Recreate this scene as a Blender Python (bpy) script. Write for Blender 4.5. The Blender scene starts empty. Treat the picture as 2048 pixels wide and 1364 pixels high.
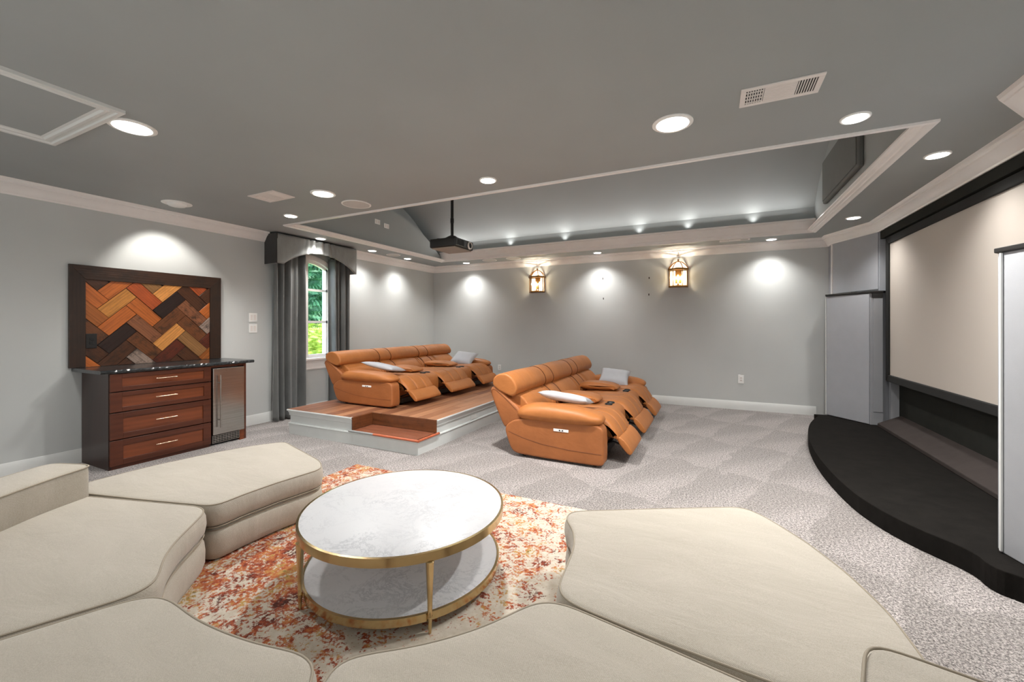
import bpy, math, random
from mathutils import Vector, Matrix
random.seed(7)
C = bpy.context.scene.collection
S = bpy.context.scene
PI = math.pi
sin, cos = math.sin, math.cos

# ------------------------------------------------------------ camera
cd = bpy.data.cameras.new('camera'); cam = bpy.data.objects.new('camera', cd); C.objects.link(cam)
cam.location = (0, 0, 1.4); cam.rotation_euler = (PI/2, 0, math.atan2(401, 826))
cd.sensor_width = 36; cd.lens = 826/2048*36; cd.shift_y = -32/2048
cd.clip_start = .02
S.camera = cam
# ------------------------------------------------------------ world, sun, exposure
w = bpy.data.worlds.new('world'); S.world = w; w.use_nodes = True
w.node_tree.nodes['Background'].inputs[0].default_value = (.62, .78, 1, 1)
w.node_tree.nodes['Background'].inputs[1].default_value = 5.0
S.view_settings.view_transform = 'Standard'; S.view_settings.look = 'None'
S.view_settings.exposure = 0.58; S.view_settings.gamma = 1; S.view_settings.use_curve_mapping = False
sd = bpy.data.lights.new('sun', 'SUN'); sd.energy = 9; sd.angle = .01; sd.color = (1, .95, .85)
so = bpy.data.objects.new('sun', sd); C.objects.link(so); so.rotation_euler = (0, math.radians(22), math.radians(20))

EYE_W = 26
VAULT_FILL_W = 9
MID_W = 62      # spotlights out in the room
CAN_W = 14      # small recessed spots
DISC_W = 22     # big diffused downlights
BACK_W = 26     # added soft fill from behind the camera
def area(name, loc, size, size_y, watt, rot=(0, 0, 0), col=(1, 1, 1), spread=PI):
    d = bpy.data.lights.new(name, 'AREA'); d.shape = 'RECTANGLE'; d.size = size; d.size_y = size_y
    d.energy = watt; d.color = col; d.spread = spread
    o = bpy.data.objects.new(name, d); C.objects.link(o); o.location = loc; o.rotation_euler = rot
    return o
# added area fill behind the camera, standing in for unseen windows
area('rear_fill_light', (-2.2, -1.1, 1.55), 5.5, 1.9, BACK_W, (math.radians(90), 0, 0), (1, .99, .97))

# ------------------------------------------------------------ materials
def lin(c):
    return tuple(((v/255+.055)/1.055)**2.4 if v/255 > .04045 else v/255/12.92 for v in c) + (1,)
class NT:
    def __init__(s, name):
        s.m = bpy.data.materials.new(name); s.m.use_nodes = True
        s.t = s.m.node_tree; s.b = s.t.nodes['Principled BSDF']
    def n(s, typ, **k):
        x = s.t.nodes.new(typ)
        for a, v in k.items():
            if a.startswith('i_'):
                key = a[2:]; key = int(key) if key.isdigit() else key.replace('_', ' ')
                x.inputs[key].default_value = v
            else: setattr(x, a, v)
        return x
    def l(s, a, b): s.t.links.new(a, b)
    def coords(s, scale=(1, 1, 1), kind='Object', rot=(0, 0, 0)):
        tc = s.n('ShaderNodeTexCoord'); mp = s.n('ShaderNodeMapping')
        mp.inputs['Scale'].default_value = scale; mp.inputs['Rotation'].default_value = rot
        s.l(tc.outputs[kind], mp.inputs[0]); return mp.outputs[0]
    def noise(s, vec, scale, detail=3, rough=.5, dist=0):
        x = s.n('ShaderNodeTexNoise'); x.inputs['Scale'].default_value = scale
        x.inputs['Detail'].default_value = detail; x.inputs['Roughness'].default_value = rough
        x.inputs['Distortion'].default_value = dist; s.l(vec, x.inputs['Vector']); return x.outputs['Fac']
    def ramp(s, fac, stops, interp='LINEAR'):
        x = s.n('ShaderNodeValToRGB'); e = x.color_ramp.elements; x.color_ramp.interpolation = interp
        while len(e) < len(stops): e.new(.5)
        for q, (p, c) in zip(e, stops):
            q.position = p; q.color = c if len(c) == 4 else lin(c)
        s.l(fac, x.inputs[0]); return x.outputs[0]
    def mix(s, fac, a, b, mode='MIX'):
        x = s.n('ShaderNodeMix', data_type='RGBA', blend_type=mode)
        for v, i in ((fac, 0), (a, 6), (b, 7)):
            if isinstance(v, (int, float)): x.inputs[i].default_value = v
            elif isinstance(v, tuple): x.inputs[i].default_value = v
            else: s.l(v, x.inputs[i])
        return x.outputs[2]
    def math(s, op, a, b=0.0, clamp=False):
        x = s.n('ShaderNodeMath', operation=op); x.use_clamp = clamp
        for v, i in ((a, 0), (b, 1)):
            if isinstance(v, (int, float)): x.inputs[i].default_value = v
            else: s.l(v, x.inputs[i])
        return x.outputs[0]
    def bump(s, h, strength=.2, dist=.01, prev=None):
        x = s.n('ShaderNodeBump'); x.inputs['Strength'].default_value = strength; x.inputs['Distance'].default_value = dist
        s.l(h, x.inputs['Height'])
        if prev: s.l(prev, x.inputs['Normal'])
        s.l(x.outputs[0], s.b.inputs['Normal']); return x.outputs[0]
    def col(s, c):
        if isinstance(c, tuple): s.b.inputs['Base Color'].default_value = c
        else: s.l(c, s.b.inputs['Base Color'])
    def set(s, **k):
        for a, v in k.items(): s.b.inputs[a.replace('_', ' ')].default_value = v
        return s

def plain(name, c, rough=.5, metal=0, var=.06, scale=6, bump=0, bscale=80, **k):
    t = NT(name); v = t.coords()
    n = t.noise(v, scale, 4, .6)
    a = lin(c); lo = tuple(x*(1-var) for x in a[:3])+(1,); hi = tuple(min(1, x*(1+var)) for x in a[:3])+(1,)
    t.col(t.ramp(n, [(.3, lo), (.7, hi)]))
    t.set(Roughness=rough, Metallic=metal, **k)
    if bump: t.bump(t.noise(v, bscale, 3), bump, .004)
    return t.m
def glow(name, c, e):
    t = NT(name); t.set(Base_Color=(.9, .9, .9, 1), Emission_Color=lin(c), Emission_Strength=e); return t.m
def wood(name, c, dark=.45, rough=.35, axis=0, scale=1.0, knots=True, gloss=0.0, wear=0.0):
    """grain runs along local axis 0/1/2"""
    t = NT(name); sc = [14*scale]*3; sc[axis] = 1.1*scale
    oi = t.n('ShaderNodeObjectInfo'); tc = t.n('ShaderNodeTexCoord')
    add = t.n('ShaderNodeVectorMath', operation='ADD'); mul = t.n('ShaderNodeVectorMath', operation='SCALE')
    t.l(oi.outputs['Random'], mul.inputs[3]); mul.inputs[0].default_value = (37, 91, 53)
    t.l(tc.outputs['Object'], add.inputs[0]); t.l(mul.outputs[0], add.inputs[1])
    mp = t.n('ShaderNodeMapping'); mp.inputs['Scale'].default_value = sc; t.l(add.outputs[0], mp.inputs[0])
    v = mp.outputs[0]
    n1 = t.noise(v, 1.0, 5, .6, 1.4); n2 = t.noise(v, 4.5, 6, .7, .4)
    wv = t.n('ShaderNodeTexWave', wave_type='RINGS'); wv.inputs['Scale'].default_value = .7
    wv.inputs['Distortion'].default_value = 5; wv.inputs['Detail'].default_value = 3; t.l(v, wv.inputs[0])
    a = lin(c); d = tuple(x*dark for x in a[:3])+(1,); h = tuple(min(1, x*1.35) for x in a[:3])+(1,)
    f = t.math('ADD', t.math('MULTIPLY', n1, .68), t.math('MULTIPLY', wv.outputs['Fac'], .12))
    f = t.math('ADD', f, t.math('MULTIPLY', n2, .25))
    col = t.ramp(f, [(.28, d), (.5, a), (.75, h)])
    if wear:
        m = NT.noise(t, add.outputs[0], 7, 6, .75)
        col = t.mix(t.ramp(m, [(.50, (0, 0, 0, 1)), (.64, (wear, wear, wear, 1))]), col, (.02, .012, .008, 1))
    t.col(col); t.set(Roughness=rough)
    t.bump(f, .25+gloss, .003); return t.m

M = {}
def wallpaint(name, c, sc=160):
    t = NT(name); v = t.coords(); n = t.noise(v, 1.3, 3)
    a = lin(c); t.col(t.ramp(n, [(.3, tuple(x*.97 for x in a[:3])+(1,)), (.7, tuple(x*1.03 for x in a[:3])+(1,))]))
    t.set(Roughness=.62); t.bump(t.noise(v, sc, 3), .12, .002); return t.m
M['wall'] = wallpaint('grey_wall_paint', (205, 208, 207))
M['ceil'] = wallpaint('grey_ceiling_paint', (163, 168, 168), 90)
M['trim'] = plain('cream_trim_paint', (250, 246, 243), .3, var=.02)
M['base'] = plain('white_baseboard_paint', (226, 228, 226), .3, var=.02)
M['fascia'] = plain('pale_grey_fascia_paint', (216, 221, 220), .35, var=.03)
M['white'] = plain('white_plastic', (250, 250, 248), .35, var=.02)
M['ventw'] = plain('vent_enamel', (240, 234, 230), .4, var=.02)
M['dark'] = plain('dark_gap', (22, 22, 22), .7)
M['black'] = plain('black_plastic', (26, 26, 26), .38)
M['blackfab'] = plain('black_velvet_frame', (24, 24, 23), .85, bump=.15, bscale=300)
M['colfab'] = plain('pale_grey_speaker_cloth', (164, 167, 173), .85, var=.03, bump=.15, bscale=400)
M['colfab2'] = plain('grey_speaker_cloth', (150, 152, 156), .85, var=.03, bump=.15, bscale=400)
M['stage'] = plain('black_stage_carpet', (26, 24, 22), .95, Specular_IOR_Level=.1, var=.25, scale=9, bump=.5, bscale=350)
M['bench'] = plain('charcoal_fabric', (66, 60, 58), .95, Specular_IOR_Level=.1, var=.1, bump=.3, bscale=350)
M['screenwall'] = plain('charcoal_wall_cloth', (46, 47, 44), .9, Specular_IOR_Level=.1, var=.1, bump=.2, bscale=300)
M['screen'] = plain('projection_screen', (192, 184, 175), .55, var=.015, scale=1.2)
M['brass'] = plain('antique_brass', (150, 108, 58), .28, 1, var=.2, scale=14)
M['gold'] = plain('polished_brass', (204, 180, 136), .18, 1, var=.08, scale=9)
M['chrome'] = plain('brushed_metal_pull', (220, 190, 165), .25, 1)
M['steel'] = None
M['velvet'] = None
M['panelgrey'] = plain('grey_acoustic_cloth', (112, 114, 113), .9, var=.03, bump=.2, bscale=400)
t = NT('stainless_steel'); v = t.coords((1, 1, 60)); n = t.noise(t.coords((1, 1, 90)), 3, 3)
t.col(t.ramp(t.noise(v, 2, 3), [(.3, (178, 172, 166)), (.7, (200, 195, 190))])); t.set(Metallic=1.0, Roughness=.27); t.bump(t.noise(t.coords((3, 3, .8)), 1.2, 2), .25, .02); M['steel'] = t.m
def velvet(name, c):
    t = NT(name); v = t.coords((1, 1, .4)); a = lin(c)
    t.col(t.ramp(t.noise(v, 5, 5, .65), [(.3, tuple(x*.8 for x in a[:3])+(1,)), (.7, tuple(min(1, x*1.2) for x in a[:3])+(1,))]))
    t.set(Roughness=.6, Sheen_Weight=.8, Sheen_Roughness=.35)
    t.bump(t.noise(v, 12, 4), .25, .01); return t.m
M['velvet'] = velvet('grey_velvet', (102, 104, 103)); M['valance'] = velvet('grey_valance_velvet', (140, 142, 140))
M['return'] = velvet('shaded_valance_return', (40, 41, 41))  # valance velvet darkened: shade of the left side put into the colour

# carpet
t = NT('beige_grey_cut_pile_carpet'); v = t.coords()
n = t.noise(v, 150, 2, .6); n2 = t.noise(v, 70, 3, .7); n3 = t.noise(v, 1.6, 3, .6, .6)
f = t.math('ADD', t.math('MULTIPLY', n, .5), t.math('MULTIPLY', n2, .5))
base = t.ramp(f, [(.41, (70, 64, 61)), (.495, (143, 136, 132)), (.57, (202, 195, 191))])
# vacuum strokes: slanted triangular nap marks in rows
sep = t.n('ShaderNodeSeparateXYZ'); t.l(t.coords(rot=(0, 0, .35)), sep.inputs[0])
jig = t.math('MULTIPLY', t.noise(v, 2.5, 2), .5)
ax = t.math('FRACT', t.math('ADD', t.math('MULTIPLY', sep.outputs[0], 2.1), jig))
ay = t.math('FRACT', t.math('ADD', t.math('MULTIPLY', sep.outputs[1], .9), jig))
tri = t.math('SUBTRACT', ax, ay)
tri = t.ramp(t.math('ADD', t.math('MULTIPLY', tri, .5), .5), [(.42, (0, 0, 0, 1)), (.62, (1, 1, 1, 1))])
nap = t.mix(t.math('MULTIPLY', tri, n3), (.88, .87, .87, 1), (1.34, 1.33, 1.36, 1))
t.col(t.mix(1.0, base, nap, 'MULTIPLY')); t.set(Roughness=1.0, Sheen_Weight=.3)
t.bump(f, .9, .02); M['carpet'] = t.m

# sofa fabric
t = NT('cream_woven_upholstery'); v = t.coords()
w1 = t.n('ShaderNodeTexWave', bands_direction='DIAGONAL'); w1.inputs['Scale'].default_value = 75; w1.inputs['Distortion'].default_value = .6; t.l(v, w1.inputs[0])
big = t.noise(t.coords((1, 2.6, 1), rot=(0, 0, .5)), 2.6, 4, .6, .5)
fine = t.noise(v, 320, 2)
c1 = t.ramp(big, [(.3, (168, 160, 146)), (.7, (180, 172, 159))])
t.col(t.mix(.22, c1, t.ramp(fine, [(.35, (126, 119, 107)), (.65, (200, 195, 186))])))
t.set(Roughness=.9, Sheen_Weight=.25)
p = t.bump(big, .22, .05); t.bump(t.math('ADD', w1.outputs['Fac'], fine), .25, .0015, p); M['cream'] = t.m
M['piping'] = plain('taupe_piping', (158, 148, 132), .8, var=.05)

# leather
def leather(name, c):
    t = NT(name); v = t.coords(); a = lin(c)
    n = t.noise(v, 3.5, 5, .6)
    t.col(t.ramp(n, [(.25, tuple(x*.84 for x in a[:3])+(1,)), (.75, tuple(min(1, x*1.13) for x in a[:3])+(1,))]))
    t.set(Roughness=.46, Specular_IOR_Level=.35)
    vo = t.n('ShaderNodeTexVoronoi'); vo.inputs['Scale'].default_value = 170; t.l(v, vo.inputs[0])
    p = t.bump(t.noise(v, 9, 4, .6, .5), .22, .02); t.bump(vo.outputs[0], .12, .002, p); return t.m
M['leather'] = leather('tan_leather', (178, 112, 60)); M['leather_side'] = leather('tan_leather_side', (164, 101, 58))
M['stitch'] = plain('dark_brown_stitching', (104, 58, 30), .7)
M['pillow'] = plain('pale_grey_linen', (190, 192, 198), .85, var=.05, bump=.3, bscale=60)

# rug
t = NT('distressed_floral_rug_print'); v = t.coords()
wob = None; wv = t.n('ShaderNodeVectorMath', operation='ADD'); t.l(v, wv.inputs[0])
nc = t.n('ShaderNodeTexNoise'); nc.inputs['Scale'].default_value = 9; nc.inputs['Detail'].default_value = 4; t.l(v, nc.inputs['Vector'])
sc_ = t.n('ShaderNodeVectorMath', operation='SCALE'); sc_.inputs[3].default_value = .09; t.l(nc.outputs['Color'], sc_.inputs[0]); t.l(sc_.outputs[0], wv.inputs[1])
vv = wv.outputs[0]
vor = t.n('ShaderNodeTexVoronoi'); vor.inputs['Scale'].default_value = 9; t.l(vv, vor.inputs[0])
ring = t.math('SINE', t.math('MULTIPLY', vor.outputs['Distance'], 26))
vor2 = t.n('ShaderNodeTexVoronoi'); vor2.inputs['Scale'].default_value = 2.3; t.l(vv, vor2.inputs[0])
ring2 = t.math('SINE', t.math('MULTIPLY', vor2.outputs['Distance'], 30))
fine = t.noise(v, 75, 5, .8); mid = t.noise(v, 19, 6, .75); big = t.noise(v, 1.1, 3, .6)
f = t.math('ADD', t.math('MULTIPLY', ring, .05), t.math('MULTIPLY', ring2, .05))
f = t.math('ADD', f, t.math('MULTIPLY', fine, .95)); f = t.math('ADD', f, t.math('MULTIPLY', mid, .75))
f = t.math('ADD', f, t.math('MULTIPLY', big, .45))
sx = t.n('ShaderNodeSeparateXYZ'); t.l(v, sx.inputs[0]); f = t.math('ADD', f, t.math('MULTIPLY', t.math('ADD', sx.outputs[0], 1.45), -.055))
mask = t.ramp(f, [(.985, (0, 0, 0, 1)), (1.0, (1, 1, 1, 1))])
fm = t.math('MULTIPLY', f, .5); mask = t.ramp(fm, [(.545, (0, 0, 0, 1)), (.575, (1, 1, 1, 1))])
hue = t.noise(v, 5.5, 3, .6); hue2 = t.noise(v, 34, 3, .7)
hh = t.math('ADD', t.math('MULTIPLY', hue, .55), t.math('MULTIPLY', hue2, .45))
paint = t.ramp(hh, [(.36, (70, 32, 22)), (.43, (122, 50, 30)), (.49, (160, 76, 42)), (.54, (176, 108, 62)), (.60, (180, 144, 78)), (.68, (106, 90, 48))])
cream = t.ramp(t.noise(v, 30, 4), [(.3, (188, 177, 160)), (.7, (205, 197, 184))])
t.col(t.mix(mask, cream, paint)); t.set(Roughness=.95)
t.bump(fine, .4, .004); M['rug'] = t.m
# marble
t = NT('white_veined_marble'); v = t.coords()
a = t.noise(v, 6.5, 12, .78, .5); b = t.noise(v, 2.2, 3, .6); c_ = t.noise(v, 26, 8, .7, .3)
vein = t.math('ABSOLUTE', t.math('SUBTRACT', a, .52)); fleck = t.math('ABSOLUTE', t.math('SUBTRACT', c_, .5))
vm = t.ramp(vein, [(0, (1, 1, 1, 1)), (.008, (.6, .6, .6, 1)), (.028, (0, 0, 0, 1))])
fm_ = t.ramp(fleck, [(0, (1, 1, 1, 1)), (.012, (0, 0, 0, 1))])
mk = t.ramp(b, [(.42, (0, 0, 0, 1)), (.62, (1, 1, 1, 1))])
fac = t.math('MULTIPLY', t.math('ADD', t.math('MULTIPLY', vm, .62), t.math('MULTIPLY', fm_, .22)), t.math('ADD', t.math('MULTIPLY', mk, .8), .2), True)
t.col(t.mix(fac, lin((208, 209, 212)), lin((140, 144, 152)))); t.set(Roughness=.38, Specular_IOR_Level=.3); M['marble'] = t.m
# stone countertop
t = NT('dark_leathered_granite'); v = t.coords()
t.col(t.ramp(t.noise(v, 40, 5, .7), [(.35, (30, 32, 34)), (.6, (58, 62, 64)), (.75, (98, 100, 100))])); t.set(Roughness=.2)
t.bump(t.noise(v, 30, 4), .3, .004); M['granite'] = t.m
t = NT('window_glass'); t.set(Base_Color=(1, 1, 1, 1), Roughness=.02, Transmission_Weight=1, IOR=1.02, Alpha=.35); M['glass'] = t.m
t = NT('lantern_glass'); t.set(Base_Color=(1, .97, .9, 1), Roughness=.05, Transmission_Weight=1, IOR=1.05, Alpha=.3); M['lglass'] = t.m
M['lamp'] = glow('lit_downlight_lens', (255, 253, 246), 6)
M['lampbig'] = glow('lit_diffuser', (255, 252, 243), 3)
M['flame'] = glow('lit_candle_bulb', (255, 226, 170), 30)
M['leaf'] = plain('sunlit_shrub_leaf', (150, 172, 62), .5, var=.5, scale=9)
M['leaf2'] = plain('dark_green_conifer_leaf', (44, 96, 58), .6, var=.5, scale=4)  # dark green foliage, mottled at random
M['bark'] = plain('bark', (84, 70, 56), .9, var=.3, bump=.5, bscale=30)
M['grass'] = plain('lawn', (92, 124, 56), .9, var=.3, scale=20)
M['speak'] = plain('speaker_grille', (206, 204, 200), .6, var=.03, bump=.3, bscale=500)
M['cab'] = wood('stained_maple', (84, 42, 26), .55, .32, 1, .6)
M['cabp'] = wood('stained_maple_panel', (118, 62, 36), .6, .3, 1, .6)
M['cabs'] = wood('dark_stained_side', (56, 34, 27), .6, .3, 2, .6)

# ------------------------------------------------------------ mesh helpers
class MB:
    def __init__(s): s.v = []; s.f = []
    def add(s, vs, fs):
        o = len(s.v); s.v += [tuple(p) for p in vs]; s.f += [tuple(i+o for i in q) for q in fs]; return s
    def box(s, a, b):
        x0, x1 = sorted((a[0], b[0])); y0, y1 = sorted((a[1], b[1])); z0, z1 = sorted((a[2], b[2]))
        return s.add([(x0, y0, z0), (x1, y0, z0), (x1, y1, z0), (x0, y1, z0), (x0, y0, z1), (x1, y0, z1), (x1, y1, z1), (x0, y1, z1)],
                     [(0, 3, 2, 1), (4, 5, 6, 7), (0, 1, 5, 4), (1, 2, 6, 5), (2, 3, 7, 6), (3, 0, 4, 7)])
    def loft(s, rings, caps=True, closed=False):
        n = len(rings[0]); vs = [p for r in rings for p in r]; fs = []
        m = len(rings)
        for k in range(m if closed else m-1):
            a, b = k*n, ((k+1) % m)*n
            for i in range(n):
                j = (i+1) % n; fs.append((a+i, a+j, b+j, b+i))
        if caps and not closed: fs += [tuple(range(n))[::-1], tuple(range((m-1)*n, m*n))]
        return s.add(vs, fs)
    def prism(s, poly, axis, a, b):
        def P(q, t):
            r = list(q); r.insert(axis, t); return tuple(r)
        return s.loft([[P(q, a) for q in poly], [P(q, b) for q in poly]])
    def tube(s, pts, r, n=8, closed=False, caps=True):
        rings = []; m = len(pts); pts = [Vector(p) for p in pts]
        up = Vector((0, 0, 1)); prevn = None
        for k, p in enumerate(pts):
            if closed: d = pts[(k+1) % m]-pts[k-1]
            else: d = pts[min(k+1, m-1)]-pts[max(k-1, 0)]
            d.normalize()
            if prevn is None:
                a = d.cross(up if abs(d.z) < .95 else Vector((1, 0, 0))).normalized()
            else:
                a = (prevn-d*prevn.dot(d)).normalized()
            prevn = a; b = d.cross(a); rr = r[k] if isinstance(r, (list, tuple)) else r
            rings.append([p+a*rr*cos(2*PI*i/n)+b*rr*sin(2*PI*i/n) for i in range(n)])
        return s.loft(rings, caps, closed)
    def lathe(s, c, prof, n=24, axis=2):
        rings = []
        for r, h in prof:
            ring = []
            for i in range(n):
                a = 2*PI*i/n; q = [r*cos(a), r*sin(a)]; q.insert(axis, h)
                ring.append((c[0]+q[0], c[1]+q[1], c[2]+q[2]))
            rings.append(ring)
        return s.loft(rings)
    def sweep(s, path, prof, side=1, closed=False, z0=0):
        n = len(path); rings = []
        for k in range(n):
            p = Vector(path[k])
            def nrm(a, b):
                d = (Vector(b)-Vector(a)).normalized(); return Vector((-d.y, d.x))*side
            if closed or 0 < k < n-1:
                n1 = nrm(path[k-1], path[k]); n2 = nrm(path[k], path[(k+1) % n]); m = (n1+n2); m = m/max(m.dot(n1), .2)
            elif k == 0: m = nrm(path[0], path[1])
            else: m = nrm(path[-2], path[-1])
            rings.append([(p.x+m.x*d, p.y+m.y*d, z0+h) for d, h in prof])
        return s.loft(rings, True, closed)

def wloc(o):
    v = Vector(o.location)
    while o.parent: o = o.parent; v += o.location
    return v
def mesh_obj(name, mb, mat, parent=None, smooth=None, bevel=0, world=True, seg=2):
    vs = mb.v
    if parent is not None and world:
        L = wloc(parent); vs = [(x-L.x, y-L.y, z-L.z) for x, y, z in vs]
    me = bpy.data.meshes.new(name); me.from_pydata(vs, [], mb.f); me.update()
    import bmesh
    bm = bmesh.new(); bm.from_mesh(me); bmesh.ops.recalc_face_normals(bm, faces=bm.faces); bm.to_mesh(me); bm.free()
    if smooth:
        for p in me.polygons: p.use_smooth = True
        me.set_sharp_from_angle(angle=math.radians(smooth))
    me.materials.append(mat)
    o = bpy.data.objects.new(name, me); C.objects.link(o)
    if parent is not None: o.parent = parent
    if bevel:
        b = o.modifiers.new('bevel', 'BEVEL'); b.width = bevel; b.segments = seg; b.limit_method = 'ANGLE'; b.angle_limit = .6
    return o
def tag(o, label=None, cat=None, group=None, kind=None):
    if label: o['label'] = label
    if cat: o['category'] = cat
    if group: o['group'] = group
    if kind: o['kind'] = kind
    return o
def thing(name, loc, label, cat, group=None):
    o = bpy.data.objects.new(name, None); o.empty_display_size = .1; C.objects.link(o); o.location = loc
    return tag(o, label, cat, group)
def struct(name, mb, mat, smooth=None, bevel=0):
    o = mesh_obj(name, mb, mat, None, smooth, bevel); o['kind'] = 'structure'; return o
def copy_tree(o, parent=None):
    c = o.copy(); C.objects.link(c)
    if parent is not None: c.parent = parent
    for ch in [x for x in bpy.data.objects if x.parent == o]: copy_tree(ch, c)
    return c
def chaikin(p, it=2, closed=True):
    for _ in range(it):
        q = []
        for i in range(len(p)):
            a = Vector(p[i]); b = Vector(p[(i+1) % len(p)])
            q += [tuple(a*.75+b*.25), tuple(a*.25+b*.75)]
        p = q
    return p

# ------------------------------------------------------------ room shell
XL, XR, YF, YB, ZC = -5.8, 2.1, 7.8, -1.2, 2.73
TX0, TX1, TY0, TY1 = -5.1, 1.3, 3.62, 7.15      # ceiling tray
struct('floor', MB().box((XL-.12, YB-.12, -.1), (XR+.2, YF+.12, 0)), M['carpet'])

# left wall with arched window opening
WY0, WY1, WZ0, WZC = 4.12, 4.90, .88, 2.36
wc, wh = (WY0+WY1)/2, (WY1-WY0)/2
def arch_z(y, base=2.33, top=2.46, c=wc, h=wh):
    R = (h*h+(top-base)**2)/(2*(top-base)); return top-R+math.sqrt(max(0, R*R-(y-c)**2))
mb = MB(); T = XL-.16
mb.box((T, YB-.12, 0), (XL, WY0, ZC+.1)); mb.box((T, WY1, 0), (XL, YF+.12, ZC+.1)); mb.box((T, WY0, 0), (XL, WY1, WZ0))
ns = 14
for i in range(ns):
    a, b = WY0+(WY1-WY0)*i/ns, WY0+(WY1-WY0)*(i+1)/ns
    za, zb = arch_z(a), arch_z(b)
    mb.add([(T, a, za), (XL, a, za), (XL, b, zb), (T, b, zb), (T, a, ZC+.1), (XL, a, ZC+.1), (XL, b, ZC+.1), (T, b, ZC+.1)],
           [(0, 1, 2, 3), (4, 5, 6, 7), (0, 1, 5, 4), (1, 2, 6, 5), (2, 3, 7, 6), (3, 0, 4, 7)])
wl = struct('wall_left', mb, M['wall'])
wb = struct('wall_back', MB().box((XL, YF, 0), (2.1, YF+.12, ZC+.1)), M['wall'])
for x, z in ((-1.86, 2.33), (-1.88, 1.93), (-1.05, 2.33), (-1.06, 2.02)):
    pass
for u, (x, z) in enumerate(((-1.87, 2.28), (-1.86, 1.90), (-1.03, 2.25), (-1.035, 1.95))):
    q = MB().box((x-.008, YF-.004, z-.018), (x+.008, YF+.002, z+.018)); mesh_obj('wall_anchor', q, M['bench'], wb)
struct('wall_front', MB().box((XL, YB-.12, 0), (1.72, YB, ZC+.1)), M['wall'])
# right wall: column, screen recess, column, plain wall
path = [(1.60, YF), (1.60, 7.56), (1.93, 6.83), (2.10, 6.83), (2.10, 3.63), (1.93, 3.63), (1.60, 2.90), (1.60, YB)]
wr = struct('wall_right', MB().box((2.10, 2.70, 0), (2.3, 7.92, ZC+.1)), M['colfab'])
struct('wall_right_near', MB().box((1.60, YB, 0), (2.3, 2.70, ZC+.1)), M['wall'])
c1_ = struct('wall_column_far', MB().prism([(1.60, YF), (1.60, 7.56), (1.93, 6.83), (2.10, 6.83), (2.10, YF)], 2, 1.835, ZC+.1), M['colfab'])
c2_ = struct('wall_column_near', MB().prism([(1.60, 2.70), (1.60, 3.36), (1.93, 3.80), (2.10, 3.80), (2.10, 2.70)], 2, 1.835, ZC+.1), M['colfab'])
mesh_obj('corner_bead', MB().box((1.585, 7.56, 1.835), (1.605, 7.60, ZC-.12)), M['trim'], c1_)
# cloth facings of the two upper columns
def facing(a, b, z0, z1, th, name, mat, parent):
    d = Vector((b[0]-a[0], b[1]-a[1])).normalized(); n = Vector((d.y, -d.x))
    if n.x > 0: n = -n
    q = [a, b, (b[0]+n.x*th, b[1]+n.y*th), (a[0]+n.x*th, a[1]+n.y*th)]
    return mesh_obj(name, MB().prism(q, 2, z0, z1), mat, parent, bevel=.004)
facing((1.612, 7.535), (1.925, 6.842), 1.86, ZC-.13, .012, 'cloth_panel', M['colfab'], c1_)
facing((1.925, 3.792), (1.612, 3.376), 1.86, ZC-.13, .012, 'cloth_panel', M['colfab'], c2_)

# ceiling with tray hole
mb = MB()
mb.box((XL, YB, ZC), (XR+.1, TY0, ZC+.1)); mb.box((XL, TY1, ZC), (XR+.1, YF, ZC+.1))
mb.box((XL, TY0, ZC), (TX0, TY1, ZC+.1)); mb.box((TX1, TY0, ZC), (XR+.1, TY1, ZC+.1))
struct('ceiling', mb, M['ceil'])
# barrel vault above the tray
SP = 3.08; vc = (TY0+TY1)/2; vh = (TY1-TY0)/2; RISE = .77
R = (vh*vh+RISE*RISE)/(2*RISE); zc = SP+RISE-R
VX0 = -5.42
nv = 36
arc = [(TY0+2*vh*i/nv, zc+math.sqrt(R*R-(TY0+2*vh*i/nv-vc)**2)) for i in range(nv+1)]
prof_in = [(TY0, ZC+.1)]+arc+[(TY1, ZC+.1)]
prof_out = [(y+(-.08 if y < vc else .08)*(1 if i in (0, 1, nv+1, nv+2) else 0), z+(.08 if 0 < i < nv+2 else 0)) for i, (y, z) in enumerate(prof_in)]
loop = prof_in+prof_out[::-1]
mb = MB(); r0 = [(VX0, y, z) for y, z in loop]; r1 = [(TX1, y, z) for y, z in loop]
N = len(prof_in)
mb.add(r0+r1, [(i, i+1, len(loop)+i+1, len(loop)+i) for i in range(len(loop)-1)]+[(len(loop)-1, 0, len(loop), 2*len(loop)-1)]
       + [(i, i+1, len(loop)-2-i, len(loop)-1-i) for i in range(N-1)]+[(len(loop)+i, len(loop)+i+1, 2*len(loop)-2-i, 2*len(loop)-1-i) for i in range(N-1)])
vault = struct('ceiling_vault', mb, M['ceil'], smooth=20)
mb = MB()
mb.prism([(TY0-.08, ZC+.1)]+[(y, z+.08) for y, z in arc]+[(TY1+.08, ZC+.1)], 0, TX1, TX1+.08)
mb.prism([(TY0-.08, ZC+.1)]+[(y, z+.08) for y, z in arc]+[(TY1+.08, ZC+.1)], 0, VX0-.08, VX0)
mb.box((VX0-.08, TY0-.08, ZC+.1), (TX0-.03, TY1+.08, ZC+.13))
mesh_obj('gable_wall', mb, M['ceil'], vault)
# low curved board at the left end of the tray
R1 = (vh*vh+.69*.69)/(2*.69); z1c = 2.73+.69-R1
arc1 = [(TY0+2*vh*i/nv, z1c+math.sqrt(max(0, R1*R1-(TY0+2*vh*i/nv-vc)**2))) for i in range(1, nv)]
brd = mesh_obj('arched_board', MB().prism([(TY0+.002, ZC+.001)]+arc1+[(TY1-.002, ZC+.001)], 0, TX0-.05, TX0+.014), M['ceil'], vault)
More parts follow.
